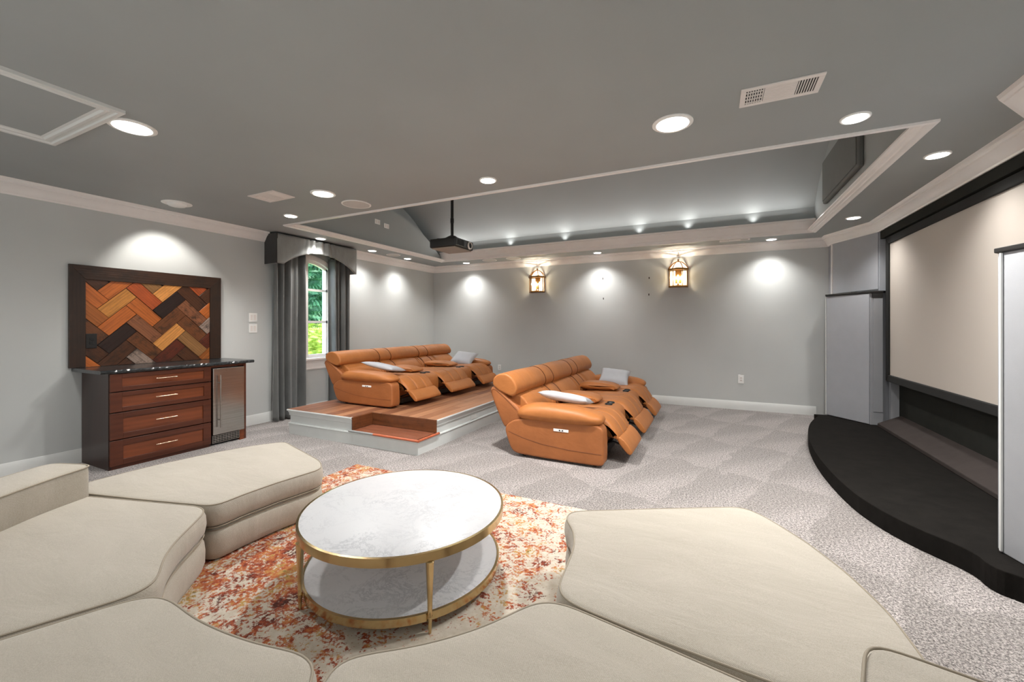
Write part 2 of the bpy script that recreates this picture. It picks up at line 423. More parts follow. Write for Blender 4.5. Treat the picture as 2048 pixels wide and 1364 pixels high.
# wall plates on the board
for y0, y1, z in ((5.215, 5.335, 3.14), (5.43, 5.55, 3.115)):
    p = thing('wall_plate', (TX0+.014, (y0+y1)/2, z), 'left white double plate high on the arched tray end' if y0 < 5.3 else 'right white double plate high on the arched tray end', 'outlet', 'white plates in the ceiling tray')
    mesh_obj('plate', MB().box((TX0+.014, y0, z-.04), (TX0+.022, y1, z+.04)), M['white'], p, bevel=.003)
    for s in (-1, 1):
        mesh_obj('socket', MB().box((TX0+.022, (y0+y1)/2+s*.028-.014, z-.024), (TX0+.025, (y0+y1)/2+s*.028+.014, z+.024)), M['ventw'], p)

# crown mouldings and tray casing
CR = [(0, -.135), (.014, -.135), (.018, -.12), (.03, -.112), (.04, -.09), (.07, -.052), (.086, -.046), (.086, -.034), (.104, -.024), (.112, 0), (0, 0)]
struct('trim_1', MB().sweep([(XL, YB), (XL, 3.80)], CR, -1, z0=ZC), M['trim'], smooth=35)
struct('trim_2', MB().sweep([(XL, 5.24), (XL, YF), (1.60, YF)], CR, -1, z0=ZC), M['trim'], smooth=35)
struct('trim_3', MB().sweep([(1.60, YF), (1.60, 7.56), (1.93, 6.83), (1.93, 3.80), (1.60, 3.36), (1.60, YB)], CR, -1, z0=ZC), M['trim'], smooth=35)
TR = [(-.022, 0), (-.022, -.016), (-.006, -.022), (.01, -.014), (.03, -.010), (.036, -.002), (.062, .002), (.07, .012), (.09, .016), (.09, .03), (0, .03), (0, 0)]
struct('trim_4', MB().sweep([(TX0, TY1), (TX0, TY0), (TX1, TY0), (TX1, TY1)], TR, 1, z0=ZC), M['trim'], smooth=35)
TF = [(-.022, 0), (-.022, -.014), (.01, -.018), (.022, -.008), (.026, .03), (.04, .04), (.048, .085), (.07, .115), (.072, .14), (.09, .146), (.09, .172), (0, .175), (0, 0)]
struct('trim_6', MB().sweep([(TX1, TY1), (TX0, TY1)], TF, 1, z0=ZC), M['trim'], smooth=35)
BB = [(0, 0), (.018, 0), (.018, .105), (.012, .118), (.010, .132), (.006, .14), (0, .14)]
struct('baseboard_left', MB().sweep([(XL, YB), (XL, YF)], BB, -1), M['base'], smooth=35)
struct('baseboard_back', MB().sweep([(XL, YF), (1.44, YF)], BB, -1), M['base'], smooth=35)
struct('baseboard_right', MB().sweep([(1.60, 2.69), (1.60, YB)], BB, -1), M['base'], smooth=35)

# ------------------------------------------------------------ window
mb = MB(); x0, x1 = XL-.04, XL+.025
def arch_band(mb, y0, y1, base_in, top_in, base_out, top_out, xa, xb, ext):
    n = 14
    for i in range(n):
        a, b = y0+(y1-y0)*i/n, y0+(y1-y0)*(i+1)/n
        A, B = y0-ext+(y1-y0+2*ext)*i/n, y0-ext+(y1-y0+2*ext)*(i+1)/n
        q = [(a, arch_z(a, base_in, top_in)), (b, arch_z(b, base_in, top_in)), (B, arch_z(B, base_out, top_out, wc, wh+ext)), (A, arch_z(A, base_out, top_out, wc, wh+ext))]
        mb.prism(q, 0, xa, xb)
e = .07
mb.box((x0, WY0-e, .84), (x1, WY0+.01, 2.345)); mb.box((x0, WY1-.01, .84), (x1, WY1+e, 2.345))
arch_band(mb, WY0, WY1, 2.31, 2.44, 2.345, 2.52, x0, x1, e)
win = struct('window_1', mb, M['trim'], bevel=.004)
# sash, centre stile, muntins, sill, panes
f = MB(); sx0, sx1 = XL-.07, XL-.02
gl = [(WY0+.01, 4.42), (4.485, WY1-.01)]
for (a, b) in gl:
    f.box((sx0, a, .86), (sx1, a+.035, arch_z(a+.02)-.02)); f.box((sx0, b-.035, .86), (sx1, b, arch_z(b-.02)-.02)); f.box((sx0, a, .86), (sx1, b, .925))
    for z in (1.45, 1.965): f.box((sx0, a, z-.018), (sx1, b, z+.018))
f.box((XL-.06, 4.415, .86), (XL+.01, 4.49, 2.44))
arch_band(f, WY0, WY1, 2.27, 2.395, 2.33, 2.46, sx0, sx1, 0.0)
mesh_obj('sash', f, M['trim'], win)
for (a, b) in gl:
    for z0, z1 in ((.925, 1.432), (1.468, 1.947), (1.983, 2.30)):
        q = MB()
        if z1 < 2.2: q.box((XL-.05, a+.03, z0), (XL-.046, b-.03, z1))
        else:
            pts = [(a+.03, z0), (b-.03, z0)]+[(b-.03-(b-a-.06)*i/6, arch_z(b-.03-(b-a-.06)*i/6, 2.28, 2.405)) for i in range(7)]
            q.prism(pts, 0, XL-.05, XL-.046)
        mesh_obj('pane', q, M['glass'], win)
mesh_obj('sill', MB().box((XL-.05, WY0-.12, .835), (XL+.06, WY1+.12, .872)), M['trim'], win, bevel=.008)
mesh_obj('apron', MB().sweep([(XL, WY0-.1), (XL, WY1+.1)], [(0, .68), (.012, .68), (.024, .70), (.018, .72), (.018, .79), (.035, .82), (.035, .836), (0, .836)], -1), M['trim'], win)

# outdoors
struct('ground', MB().box((-22, -6, -.35), (XL-.3, 26, -.25)), M['grass'])
def leaves(n, fn, size, rnd):
    mb = MB()
    for _ in range(n):
        p = fn(rnd); s = size*rnd.uniform(.6, 1.3)
        a = Vector((rnd.uniform(-1, 1), rnd.uniform(-1, 1), rnd.uniform(-.3, 1))).normalized()
        b = a.cross(Vector((rnd.uniform(-1, 1), rnd.uniform(-1, 1), rnd.uniform(-1, 1)))).normalized(); c_ = a.cross(b)
        p = Vector(p); mb.add([p-b*s, p-c_*s*.45+a*s*.1, p+b*s, p+c_*s*.45+a*s*.1], [(0, 1, 2, 3)])
    return mb
rn = random.Random(3)
def blob(cx, cy, cz, rx, ry, rz):
    def fn(r):
        while True:
            v = Vector((r.uniform(-1, 1), r.uniform(-1, 1), r.uniform(-1, 1)))
            if .45 < v.length < 1: return (cx+v.x*rx, cy+v.y*ry, cz+v.z*rz)
    return fn
def bush(name, x, y, rx, ry, h, mat, n, size, label, cat):
    t = thing(name, (x, y, -.25), label, cat)
    o = mesh_obj('foliage', leaves(n, blob(x, y, -.25+h*.55, rx, ry, h*.5), size, rn), mat, t); o['kind'] = 'stuff'
    mesh_obj('stem', MB().tube([(x, y, -.25), (x+.03, y, h*.3), (x-.02, y+.05, h*.7)], [.06, .045, .02], 7), M['bark'], t, smooth=40)
bush('shrub', -7.6, 5.7, .75, .8, 1.62, M['leaf'], 5200, .055, 'bright yellow-green shrub right outside the window', 'shrub')
bush('shrub', -8.6, 7.6, .9, 1.0, 1.75, M['leaf'], 4500, .06, 'yellow-green shrub further off, behind the nearest shrub', 'shrub')
bush('tree', -11.5, 7.9, 1.5, 1.4, 7.5, M['leaf2'], 7000, .16, 'tall dark green tree seen in the left of the window panes', 'tree')
bush('tree', -13.6, 11.4, 1.9, 1.8, 7.8, M['leaf2'], 7000, .17, 'tall dark green tree seen in the right of the window panes', 'tree')

# valance
V0, V1, VX = 3.80, 5.24, -5.54
def vz(y):
    if y < V0+.10: return 2.28
    return arch_z(y, 2.28, 2.505, (V0+V1)/2+.04, (V1-V0)/2-.06) if y < V1-.02 else 2.28
va = thing('valance', (XL, 4.52, 2.28), 'grey velvet arched valance box over the window curtains', 'valance')
ny, nz = 150, 12; rings_v = []; vs = []; fs = []
for i in range(ny+1):
    y = V0+(V1-V0)*i/ny; zb = max(2.28, vz(y))
    for k in range(nz+1):
        z = zb+(2.70-zb)*k/nz
        g = max(0, 1-abs((y-4.53)/.33))
        amp = .018*min(1, g*2)
        ph = 55*(y-4.5)*(1+.18*(k/nz-.5))+1.5*sin(9*y)
        vs.append((VX+amp*sin(ph)+.004*sin(y*11+z*7), y, z))
for i in range(ny):
    for k in range(nz):
        a = i*(nz+1)+k; fs.append((a, a+nz+1, a+nz+2, a+1))
mb = MB().add(vs, fs); o = mesh_obj('front', mb, M['valance'], va, smooth=60)
sm = o.modifiers.new('thick', 'SOLIDIFY'); sm.thickness = .02; sm.offset = 0
tag(mesh_obj('return', MB().box((XL, V0-.012, 2.275), (VX+.008, V0+.012, 2.705)), M['return'], va, bevel=.004), 'side return with its shade in the charcoal colour')
mesh_obj('return', MB().box((XL, V1-.012, 2.275), (VX+.008, V1+.012, 2.705)), M['valance'], va, bevel=.004)
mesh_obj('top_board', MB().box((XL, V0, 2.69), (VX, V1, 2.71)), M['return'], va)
# curtains
def curtain(y0, y1, xc, label, seed, nf):
    r = random.Random(seed); ph = [r.uniform(0, 6.28) for _ in range(4)]
    t = thing('curtain', (xc, (y0+y1)/2, 0), label, 'curtain', 'grey velvet window curtains')
    NY, NZ = 120, 40; vs = []; fs = []
    for i in range(NY+1):
        s = i/NY
        for k in range(NZ+1):
            z = .02+2.47*k/NZ; u = k/NZ
            amp = .075*(1-.35*u)*(.75+.45*sin(7.3*s+ph[2])*sin(3.1*s+ph[0]))
            ss = s+.03*sin(PI*s)*sin(3*u+ph[3])
            a = sin(2*PI*nf*ss+ph[0]+.5*sin(2.2*u+ph[1]))
            a = (abs(a)**.75)*(1 if a > 0 else -1)
            x = xc+amp*a+.018*sin(2*PI*nf*.47*ss+ph[2])*(1-u*.3)
            yw = (y1-y0)*(1+.04*sin(2.6*u+ph[1]))
            vs.append((x, y0+yw*s, z))
    for i in range(NY):
        for k in range(NZ):
            a = i*(NZ+1)+k; fs.append((a, a+NZ+1, a+NZ+2, a+1))
    o = mesh_obj('drape', MB().add(vs, fs), M['velvet'], t, smooth=80)
    sm = o.modifiers.new('thick', 'SOLIDIFY'); sm.thickness = .006
    mesh_obj('header_tape', MB().box((xc-.02, y0, 2.48), (xc+.02, y1, 2.52)), M['return'], t)
curtain(3.84, 4.36, -5.68, 'grey velvet curtain left of the window beside the switches', 2, 4.7)
curtain(4.84, 5.20, -5.68, 'grey velvet curtain right of the window behind the recliner', 5, 3.7)

# ------------------------------------------------------------ switches and outlets
def plate(name, c, axis, w, h, nsock, label, cat, group, mat='white', kind='outlet'):
    """axis 0: on left wall facing +x ; 1: on back wall facing -y"""
    t = thing(name, c, label, cat, group)
    def bx(u0, u1, z0, z1, d0, d1):
        if axis == 0: return MB().box((c[0]+d0, c[1]+u0, c[2]+z0), (c[0]+d1, c[1]+u1, c[2]+z1))
        return MB().box((c[0]+u0, c[1]-d1, c[2]+z0), (c[0]+u1, c[1]-d0, c[2]+z1))
    mesh_obj('plate', bx(-w/2, w/2, -h/2, h/2, 0, .007), M[mat], t, bevel=.003)
    for k in range(nsock):
        if kind == 'switch':
            u = (k-(nsock-1)/2)*.046; mesh_obj('rocker', bx(u-.016, u+.016, -h*.29, h*.29, .007, .011), M['ventw'], t, bevel=.002)
        else:
            z = (k-(nsock-1)/2)*.04; s = mesh_obj('socket', bx(-.017, .017, z-.014, z+.014, .007, .010), M['ventw' if mat == 'white' else 'dark'], t, bevel=.002)
            for q in (-.007, .007): mesh_obj('slot', bx(q-.0015, q+.0015, z-.006, z+.006, .010, .0105), M['dark'], s)
plate('light_switch', (XL, 3.625, 1.505), 0, .115, .125, 2, 'upper white double switch plate left of the curtain', 'switch', 'switch plates beside the curtain', kind='switch')
plate('light_switch', (XL, 3.625, 1.352), 0, .115, .125, 2, 'lower white double switch plate left of the curtain', 'switch', 'switch plates beside the curtain', kind='switch')
plate('outlet', (-4.08, YF, .50), 1, .075, .115, 2, 'white wall outlet between the two recliner sofas', 'outlet', 'outlets on the back wall')
plate('outlet', (-1.83, YF, .52), 1, .075, .115, 2, 'white wall outlet just above the far pale grey pillow of the carpet sofa', 'outlet', 'outlets on the back wall')
plate('outlet', (.424, YF, .505), 1, .085, .14, 2, 'white wall outlet alone on the back wall at right', 'outlet', 'outlets on the back wall')

# ------------------------------------------------------------ ceiling fittings
def can(x, y, r, label, group, big=False, power=None, wide=False):
    t = thing('recessed_light', (x, y, ZC), label, 'ceiling light', group)
    tr = MB().lathe((x, y, ZC), [(r*.70, 0), (r*.70, -.004), (r*.78, -.010), (r*1.0, -.008), (r*1.02, 0)], 32)
    mesh_obj('trim_ring', MB().lathe((x, y, ZC), [(r*1.04, .0), (r*1.04, -.006), (r*.98, -.011), (r*.80, -.009)], 32), M['white'], t, smooth=40)
    mesh_obj('lens', MB().lathe((x, y, ZC), [(r*.82, -.001), (r*.82, -.0125), (r*.5, -.016), (.001, -.017)], 32), M['lampbig' if big else 'lamp'], t, smooth=40)
    d = bpy.data.lights.new('can_light', 'SPOT'); d.energy = (DISC_W if big else MID_W if wide else CAN_W)*4
    d.spot_size = math.radians(165 if big or wide else 124); d.spot_blend = 1.0; d.shadow_soft_size = r*.8; d.color = (1, .975, .94)
    o = bpy.data.objects.new('lamp_light', d); C.objects.link(o); o.parent = t; o.location = (0, 0, -.03)
g1 = 'small recessed spotlights'; g2 = 'wide frosted ceiling lights'
can(-3.50, 1.38, .125, 'wide frosted ceiling light nearest the attic hatch', g2, True)
can(-3.54, 2.92, .115, 'wide frosted ceiling light between square vent and round speaker', g2, True)
can(-.237, 2.91, .122, 'wide frosted ceiling light left of the long ceiling vent', g2, True)
for x, y, l in ((-1.852, 3.31, 'small spotlight above the middle of the tray front edge'), (-4.61, 3.34, 'small spotlight near the left front corner of the tray'),
                (.823, 3.34, 'small spotlight at the right front corner of the tray below the vent'), (1.58, 4.35, 'small spotlight nearest the screen, above its middle'),
                (1.57, 6.44, 'small spotlight above the left end of the screen by the column'), (-5.46, 5.54, 'small spotlight right of the valance, nearer of the pair'),
                (-5.48, 6.51, 'small spotlight near the left rear room corner, further of the pair'), (-4.73, 7.51, 'small spotlight between room corner and left lantern'),
                (-1.90, 7.50, 'small spotlight between the two wall lanterns'), (.82, 7.50, 'small spotlight between right lantern and column'),
                (-5.41, 4.42, 'small spotlight directly above the window valance')):
    can(x, y, .078, l, g1, wide=(y < 3.5 and x > -3))
# added strip brightening the vault, and small up-lights lying on the far tray moulding
area('vault_fill_strip', (-1.9, TY1-.10, ZC+.20), 6.2, .04, VAULT_FILL_W, (math.radians(180+35), 0, 0), (1, .98, .95))
for x in (-4.6, -3.5, -2.4, -1.1, -.35, .55):
    d = bpy.data.lights.new('cove_light', 'SPOT'); d.energy = 1.1; d.spot_size = math.radians(120); d.spot_blend = 1; d.shadow_soft_size = .03; d.color = (1, .98, .95)
    o = bpy.data.objects.new('cove_light', d); C.objects.link(o); o.location = (x, TY1-.05, ZC+.20); o.rotation_euler = (math.radians(180-10), 0, 0)
# lights of the room behind the camera
for x, y in ((-3.6, -.3), (-1.2, -.3), (.7, .3), (-1.6, 1.0)):
    pass
def speaker(x, y, r, label, dome=False):
    t = thing('ceiling_speaker', (x, y, ZC), label, 'speaker', 'round ceiling speakers')
    mesh_obj('rim', MB().lathe((x, y, ZC), [(r, 0), (r, -.006), (r*.95, -.009), (r*.90, -.007)], 36), M['white'], t, smooth=40)
    pr = [(r*.9, -.001), (r*.9, -.007), (r*.5, -.009), (.001, -.01)] if not dome else [(r*.62, -.001), (r*.62, -.02), (r*.55, -.035), (.001, -.04)]
    mesh_obj('grille', MB().lathe((x, y, ZC), pr, 36), M['speak'], t, smooth=40)
speaker(-3.525, 3.34, .155, 'round white ceiling speaker right of the second frosted light')
speaker(-4.114, 7.42, .15, 'round ceiling speaker left of the left lantern, left one of two')
speaker(-3.572, 7.42, .15, 'round ceiling speaker left of the left lantern, right one of two')
speaker(-5.44, 6.06, .13, 'round ceiling speaker between the spotlights near the rear left corner')
ey = thing('eyeball_light', (-5.263, 2.46, ZC), 'white swivel eyeball spotlight aimed at the herringbone panel', 'ceiling light')
mesh_obj('rim', MB().lathe((-5.263, 2.46, ZC), [(.135, 0), (.135, -.006), (.12, -.012), (.09, -.010)], 36), M['white'], ey, smooth=40)
mesh_obj('eyeball', MB().lathe((-5.263, 2.46, ZC), [(.088, -.001), (.086, -.018), (.075, -.032), (.045, -.040), (.001, -.042)], 32), M['white'], ey, smooth=60)
d = bpy.data.lights.new('eyeball_lamp', 'SPOT'); d.energy = EYE_W; d.spot_size = math.radians(84); d.spot_blend = .6; d.shadow_soft_size = .03; d.color = (1, .95, .88)
o = bpy.data.objects.new('lamp_light', d); C.objects.link(o); o.parent = ey; o.location = (-.04, 0, -.06)
o.rotation_euler = Vector((-.54, .12, -.95)).to_track_quat('-Z', 'Y').to_euler()

def vent(x0, x1, y0, y1, label, split):
    t = thing('ceiling_vent', ((x0+x1)/2, (y0+y1)/2, ZC), label, 'vent')
    z = ZC; f = .028
    fr = MB(); fr.box((x0, y0, z-.008), (x1, y0+f, z)); fr.box((x0, y1-f, z-.008), (x1, y1, z)); fr.box((x0, y0+f, z-.008), (x0+f, y1-f, z)); fr.box((x1-f, y0+f, z-.008), (x1, y1-f, z))
    mesh_obj('frame', fr, M['ventw'], t, bevel=.002)
    mesh_obj('duct', MB().box((x0+f, y0+f, z-.003), (x1-f, y1-f, z)), M['dark'], t)
    W = x1-x0-2*f; a = x0+f
    for k in range(7):
        if split:
            xx = a+.006+k*W*.26/7
            mesh_obj('slat', MB().prism([(xx, z-.007), (xx+.007, z-.003), (xx+.008, z-.0035), (xx+.001, z-.0085)], 1, y0+f, y1-f), M['ventw'], t)
            xx = a+W*.74+k*W*.26/7
            mesh_obj('slat', MB().prism([(xx, z-.007), (xx+.007, z-.003), (xx+.008, z-.0035), (xx+.001, z-.0085)], 1, y0+f, y1-f), M['ventw'], t)
    if split:
        for k in range(4):
            yy = y0+f+(k+.5)*(y1-y0-2*f)/4; mesh_obj('cross_bar', MB().box((a, yy-.003, z-.0095), (a+W*.25, yy+.003, z-.006)), M['ventw'], t)
        n = 9
        for k in range(n):
            yy = y0+f+k*(y1-y0-2*f)/n
            mesh_obj('slat', MB().box((a+W*.27, yy, z-.008), (a+W*.73, yy+(y1-y0-2*f)/n-.003, z-.003)), M['ventw'], t)
    else:
        for k in range(12):
            xx = a+k*W/12
            mesh_obj('slat', MB().prism([(xx, z-.008), (xx+W/12*.42, z-.003), (xx+W/12*.46, z-.0045), (xx+.002, z-.010)], 1, y0+f, y1-f), M['ventw'], t)
vent(.146, .540, 2.665, 2.875, 'long cream ceiling vent with two louvred ends near the screen', True)
vent(-4.30, -3.90, 2.63, 2.875, 'square cream ceiling vent left of the second frosted light', True)
vent(.10, .52, 7.26, 7.40, 'narrow cream ceiling vent right of the right lantern', True)

# attic hatch
hx0, hx1, hy0, hy1 = -4.33, -3.28, -.35, 1.26
h = thing('attic_hatch', ((hx0+hx1)/2, (hy0+hy1)/2, ZC), 'grey attic hatch framed in white stepped moulding', 'hatch')
HP = [(0, 0), (0, -.020), (.010, -.024), (.026, -.022), (.030, -.012), (.052, -.011), (.056, -.018), (.074, -.018), (.084, -.008), (.10, -.007), (.10, 0)]
mesh_obj('moulding', MB().sweep([(hx0, hy0), (hx1, hy0), (hx1, hy1), (hx0, hy1)], HP, 1, closed=True, z0=ZC), M['base'], h, smooth=30)
mesh_obj('door_panel', MB().box((hx0+.098, hy0+.098, ZC-.006), (hx1-.098, hy1-.098, ZC)), M['ceil'], h)

# acoustic panel on the right gable
p = thing('acoustic_panel', (TX1, 5.68, 3.15), 'grey fabric speaker panel on the right end of the ceiling tray', 'panel')
mesh_obj('cloth_face', MB().box((TX1-.05, 5.03, 2.95), (TX1-.06, 6.37, 3.43)), M['panelgrey'], p, bevel=.004)
mesh_obj('frame', MB().box((TX1, 5.0, 2.92), (TX1-.05, 6.40, 3.46)), M['panelgrey'], p, bevel=.015)

# projector
pj = thing('projector', (-2.99, 4.41, 3.64), 'black ceiling projector on a pole inside the tray', 'projector')
body = mesh_obj('body', MB().box((-3.19, 4.20, 2.362), (-2.80, 4.62, 2.474)), M['black'], pj, bevel=.018, seg=3)
mesh_obj('underside', MB().box((-3.17, 4.22, 2.350), (-2.82, 4.60, 2.364)), plain('grey_underside', (150, 140, 128), .5), pj, bevel=.006)
mesh_obj('pole', MB().tube([(-2.99, 4.41, 2.53), (-2.99, 4.41, 2.70), (-2.99, 4.41, 2.702), (-2.99, 4.41, 2.76), (-2.99, 4.41, 2.762), (-2.99, 4.41, 3.66)], [.019, .019, .023, .023, .019, .019], 14), M['black'], pj, smooth=40)
mesh_obj('ceiling_flange', MB().lathe((-2.99, 4.41, 3.615), [(.075, 0), (.075, .03), (.02, .034)], 20), M['black'], pj, smooth=40)
mesh_obj('mount_bracket', MB().lathe((-2.99, 4.41, 2.474), [(.05, 0), (.05, .015), (.085, .02), (.085, .035), (.045, .06), (.025, .062)], 8), M['black'], pj)
mesh_obj('lens_ring', MB().lathe((-2.80, 4.52, 2.415), [(.047, -.01), (.047, .016), (.039, .02), (.037, .008)], 28, 0), M['ventw'], pj, smooth=40)
mesh_obj('lens', MB().lathe((-2.80, 4.52, 2.415), [(.036, -.01), (.036, .009), (.02, .014), (.001, .015)], 24, 0), M['dark'], pj, smooth=40)
for k in range(5): mesh_obj('vent_slot', MB().box((-2.801, 4.25+k*.03, 2.385), (-2.797, 4.262+k*.03, 2.45)), M['dark'], pj)
for a, b in ((-3.12, 4.27), (-2.87, 4.27), (-3.12, 4.55), (-2.87, 4.55)):
    mesh_obj('mount_arm', MB().tube([(-2.99, 4.41, 2.50), (a, b, 2.484), (a, b, 2.47)], .008, 6), M['black'], pj)

# wall lanterns
def lantern(x, label):
    z0 = 2.055; t = thing('wall_lantern', (x, YF, z0), label, 'wall lamp', 'brass wall lanterns')
    D = .17; hw = .145
    mesh_obj('back_plate', MB().box((x-.05, YF-.012, z0+.08), (x+.05, YF, z0+.34)), M['brass'], t, bevel=.004)
    mesh_obj('base', MB().prism([(x-hw-.012, YF), (x-hw-.012, YF-D*.55), (x-hw*.55, YF-D-.01), (x+hw*.55, YF-D-.01), (x+hw+.012, YF-D*.55), (x+hw+.012, YF)], 2, z0, z0+.028), M['brass'], t, bevel=.006)
    post = [(x-hw, YF-D*.52), (x-hw*.52, YF-D), (x+hw*.52, YF-D), (x+hw, YF-D*.52), (x-hw, YF-.01), (x+hw, YF-.01)]
    for a, b in post: mesh_obj('post', MB().box((a-.006, b-.006, z0+.025), (a+.006, b+.006, z0+.30)), M['brass'], t)
    rim = [(x-hw-.02, YF), (x-hw-.02, YF-D*.55), (x-hw*.57, YF-D-.02), (x+hw*.57, YF-D-.02), (x+hw+.02, YF-D*.55), (x+hw+.02, YF)]
    inn = [(x-hw+.01, YF), (x-hw+.01, YF-D*.48), (x-hw*.5, YF-D+.012), (x+hw*.5, YF-D+.012), (x+hw-.01, YF-D*.48), (x+hw-.01, YF)]
    m = MB(); n = len(rim)
    m.loft([[(a, b, z0+.295) for a, b in rim], [(a, b, z0+.325) for a, b in rim], [(a, b, z0+.325) for a, b in inn], [(a, b, z0+.295) for a, b in inn]], True, True)
    mesh_obj('rim', m, M['brass'], t)
    apex = Vector((x, YF-.035, z0+.455))
    for k, (a, b) in enumerate(rim):
        s = Vector((a, b, z0+.32)); pts = []
        for i in range(9):
            u = i/8; p = s.lerp(apex, u); p.z += .035*sin(PI*u); pts.append(p)
        mesh_obj('dome_rib', MB().tube(pts, .0065, 6), M['brass'], t, smooth=50)
    mesh_obj('finial', MB().lathe(tuple(apex-Vector((0, 0, .01))), [(.02, 0), (.024, .012), (.012, .022), (.012, .032), (.018, .04), (.002, .052)], 12), M['brass'], t, smooth=40)
    for k in range(5):
        a, b = post[[4, 0, 1, 2, 3][k]], post[[0, 1, 2, 3, 5][k]]
        q = MB().add([(a[0], a[1], z0+.028), (b[0], b[1], z0+.028), (b[0], b[1], z0+.295), (a[0], a[1], z0+.295)], [(0, 1, 2, 3)])
        o = mesh_obj('pane', q, M['lglass'], t); o.modifiers.new('thick', 'SOLIDIFY').thickness = .002
    mesh_obj('candle_hub', MB().lathe((x, YF-.08, z0+.028), [(.02, 0), (.012, .03), (.018, .045), (.004, .055)], 12), M['brass'], t, smooth=40)
    for dx, dy in ((-.065, -.07), (0, -.115), (.065, -.07)):
        c = (x+dx, YF+dy, z0+.06)
        a = mesh_obj('candle_arm', MB().tube([(x, YF-.08, z0+.045), (x+dx*.6, YF-.08+(dy+.08)*.6, z0+.038), (x+dx, YF+dy, z0+.062)], .005, 6), M['brass'], t, smooth=50)
        mesh_obj('candle_sleeve', MB().lathe(c, [(.014, 0), (.010, .006), (.010, .07)], 10), M['white'], a, smooth=40)
        mesh_obj('bulb', MB().lathe((c[0], c[1], c[2]+.07), [(.008, 0), (.02, .025), (.018, .05), (.002, .085)], 10), M['flame'], a, smooth=60)
    for dx in (-.05, .05):
        d = bpy.data.lights.new('bulb_light', 'POINT'); d.energy = 10; d.color = (1, .88, .70); d.shadow_soft_size = .012
        o = bpy.data.objects.new('bulb_light', d); C.objects.link(o); o.parent = t; o.location = (dx, -.085, .17)
lantern(-3.20, 'brass wall lantern at left, nearer the room corner')
lantern(-.537, 'brass wall lantern at right, nearer the screen')

# ------------------------------------------------------------ stage, towers, screen
stp = [(1.30, 7.18), (1.335, 7.08), (1.285, 6.96), (1.18, 6.65), (1.095, 6.34), (1.0, 5.85), (.935, 5.3), (.91, 4.67), (.945, 4.0), (1.03, 3.66), (1.15, 3.42), (1.318, 3.22), (1.316, 3.045), (1.42, 2.99), (1.45, 2.88), (1.45, 2.71)]
def smooth_open(p, it=2):
    for _ in range(it):
        q = [p[0]]
        for a, b in zip(p[:-1], p[1:]):
            a = Vector(a); b = Vector(b); q += [tuple(a*.75+b*.25), tuple(a*.25+b*.75)]
        p = q+[p[-1]]
    return p
poly = smooth_open(stp)+[(2.095, 2.71), (2.095, 7.74), (1.59, 7.74), (1.46, 7.19)]
st = thing('stage', (1.5, 5.1, 0), 'low curved black carpeted stage under the screen', 'stage')
mesh_obj('deck', MB().prism(poly, 2, 0, .13), M['stage'], st, bevel=.012)
mesh_obj('sloped_kick', MB().prism([(1.86, .131), (1.86, .17), (2.09, .285), (2.098, .285), (2.098, .131)], 1, 3.83, 6.66), M['bench'], st, bevel=.006)
def tower(mir, label):
    f = (lambda y: y) if not mir else (lambda y: 10.46-y)
    t = thing('speaker_tower', (1.7, f(7.1), .13), label, 'speaker column', 'cloth covered towers beside the screen')
    pl = [(1.575, f(7.74)), (1.45, f(7.19)), (1.805, f(6.71)), (1.93, f(6.71)), (2.095, f(6.85)), (2.095, f(7.74))]
    mesh_obj('body', MB().prism(pl, 2, .132, 1.805), M['colfab2'], t, bevel=.006)
    d = Vector((1.805-1.45, f(6.71)-f(7.19))).normalized(); n = Vector((-abs(d.y), -abs(d.x)*(1 if not mir else -1)))
    a = Vector((1.45, f(7.19)))+d*.012; b = Vector((1.805, f(6.71)))-d*.006
    q = [tuple(a), tuple(b), tuple(b+n*.014), tuple(a+n*.014)]
    mesh_obj('front_cloth', MB().prism(q, 2, .14, 1.80), M['colfab'], t, bevel=.005)
    mesh_obj('side_cloth', MB().box((1.83, f(6.71), .30), (1.925, f(6.695), 1.74)), M['colfab2'], t, bevel=.004)
    tag(mesh_obj('edge_strip', MB().box((1.440, f(7.208), .14), (1.452, f(7.193), 1.80)), M['base'], t, bevel=.003), 'white edge strip') 
    k = [(1.56, f(7.74)), (1.43, f(7.17)), (1.795, f(6.69)), (1.93, f(6.69)), (2.095, f(6.84)), (2.095, f(7.74))]
    tag(mesh_obj('cap', MB().prism(k, 2, 1.805, 1.832), M['black'], t, bevel=.005), 'black cap')
    if not mir: mesh_obj('return_panel', MB().box((2.002, 6.70, .135), (2.083, 6.80, 1.80)), M['colfab2'], t)
    tag(mesh_obj('band', MB().box((1.82, f(6.71), 1.745), (1.925, f(6.692), 1.803)), M['black'], t), 'black band under the cap')
tower(False, 'tall grey cloth tower at the left end of the screen')
tower(True, 'tall grey cloth tower at the right edge, right of the screen')
hd = struct('trim_5', MB().box((1.935, 3.805, 2.50), (2.098, 6.825, ZC)), M['screenwall'])
mesh_obj('recess_lining', MB().box((2.085, 3.77, .13), (2.099, 6.82, 2.50)), M['screenwall'], hd)
sc = thing('projection_screen', (1.99, 5.2, .70), 'large framed off-white projection screen on the right wall', 'screen')
Y0, Y1, Z0, Z1, fw = 3.83, 6.685, .70, 2.485, .085
def fbar(pts, nm):
    mesh_obj(nm, MB().prism(pts, 0, 1.945, 2.0), M['blackfab'], sc, bevel=.008)
fbar([(Y0, Z0), (Y1, Z0), (Y1-fw, Z0+fw), (Y0+fw, Z0+fw)], 'frame_bottom'); fbar([(Y0, Z1), (Y1, Z1), (Y1-fw, Z1-fw), (Y0+fw, Z1-fw)], 'frame_top')
fbar([(Y0, Z0), (Y0, Z1), (Y0+fw, Z1-fw), (Y0+fw, Z0+fw)], 'frame_side'); fbar([(Y1, Z0), (Y1, Z1), (Y1-fw, Z1-fw), (Y1-fw, Z0+fw)], 'frame_side')
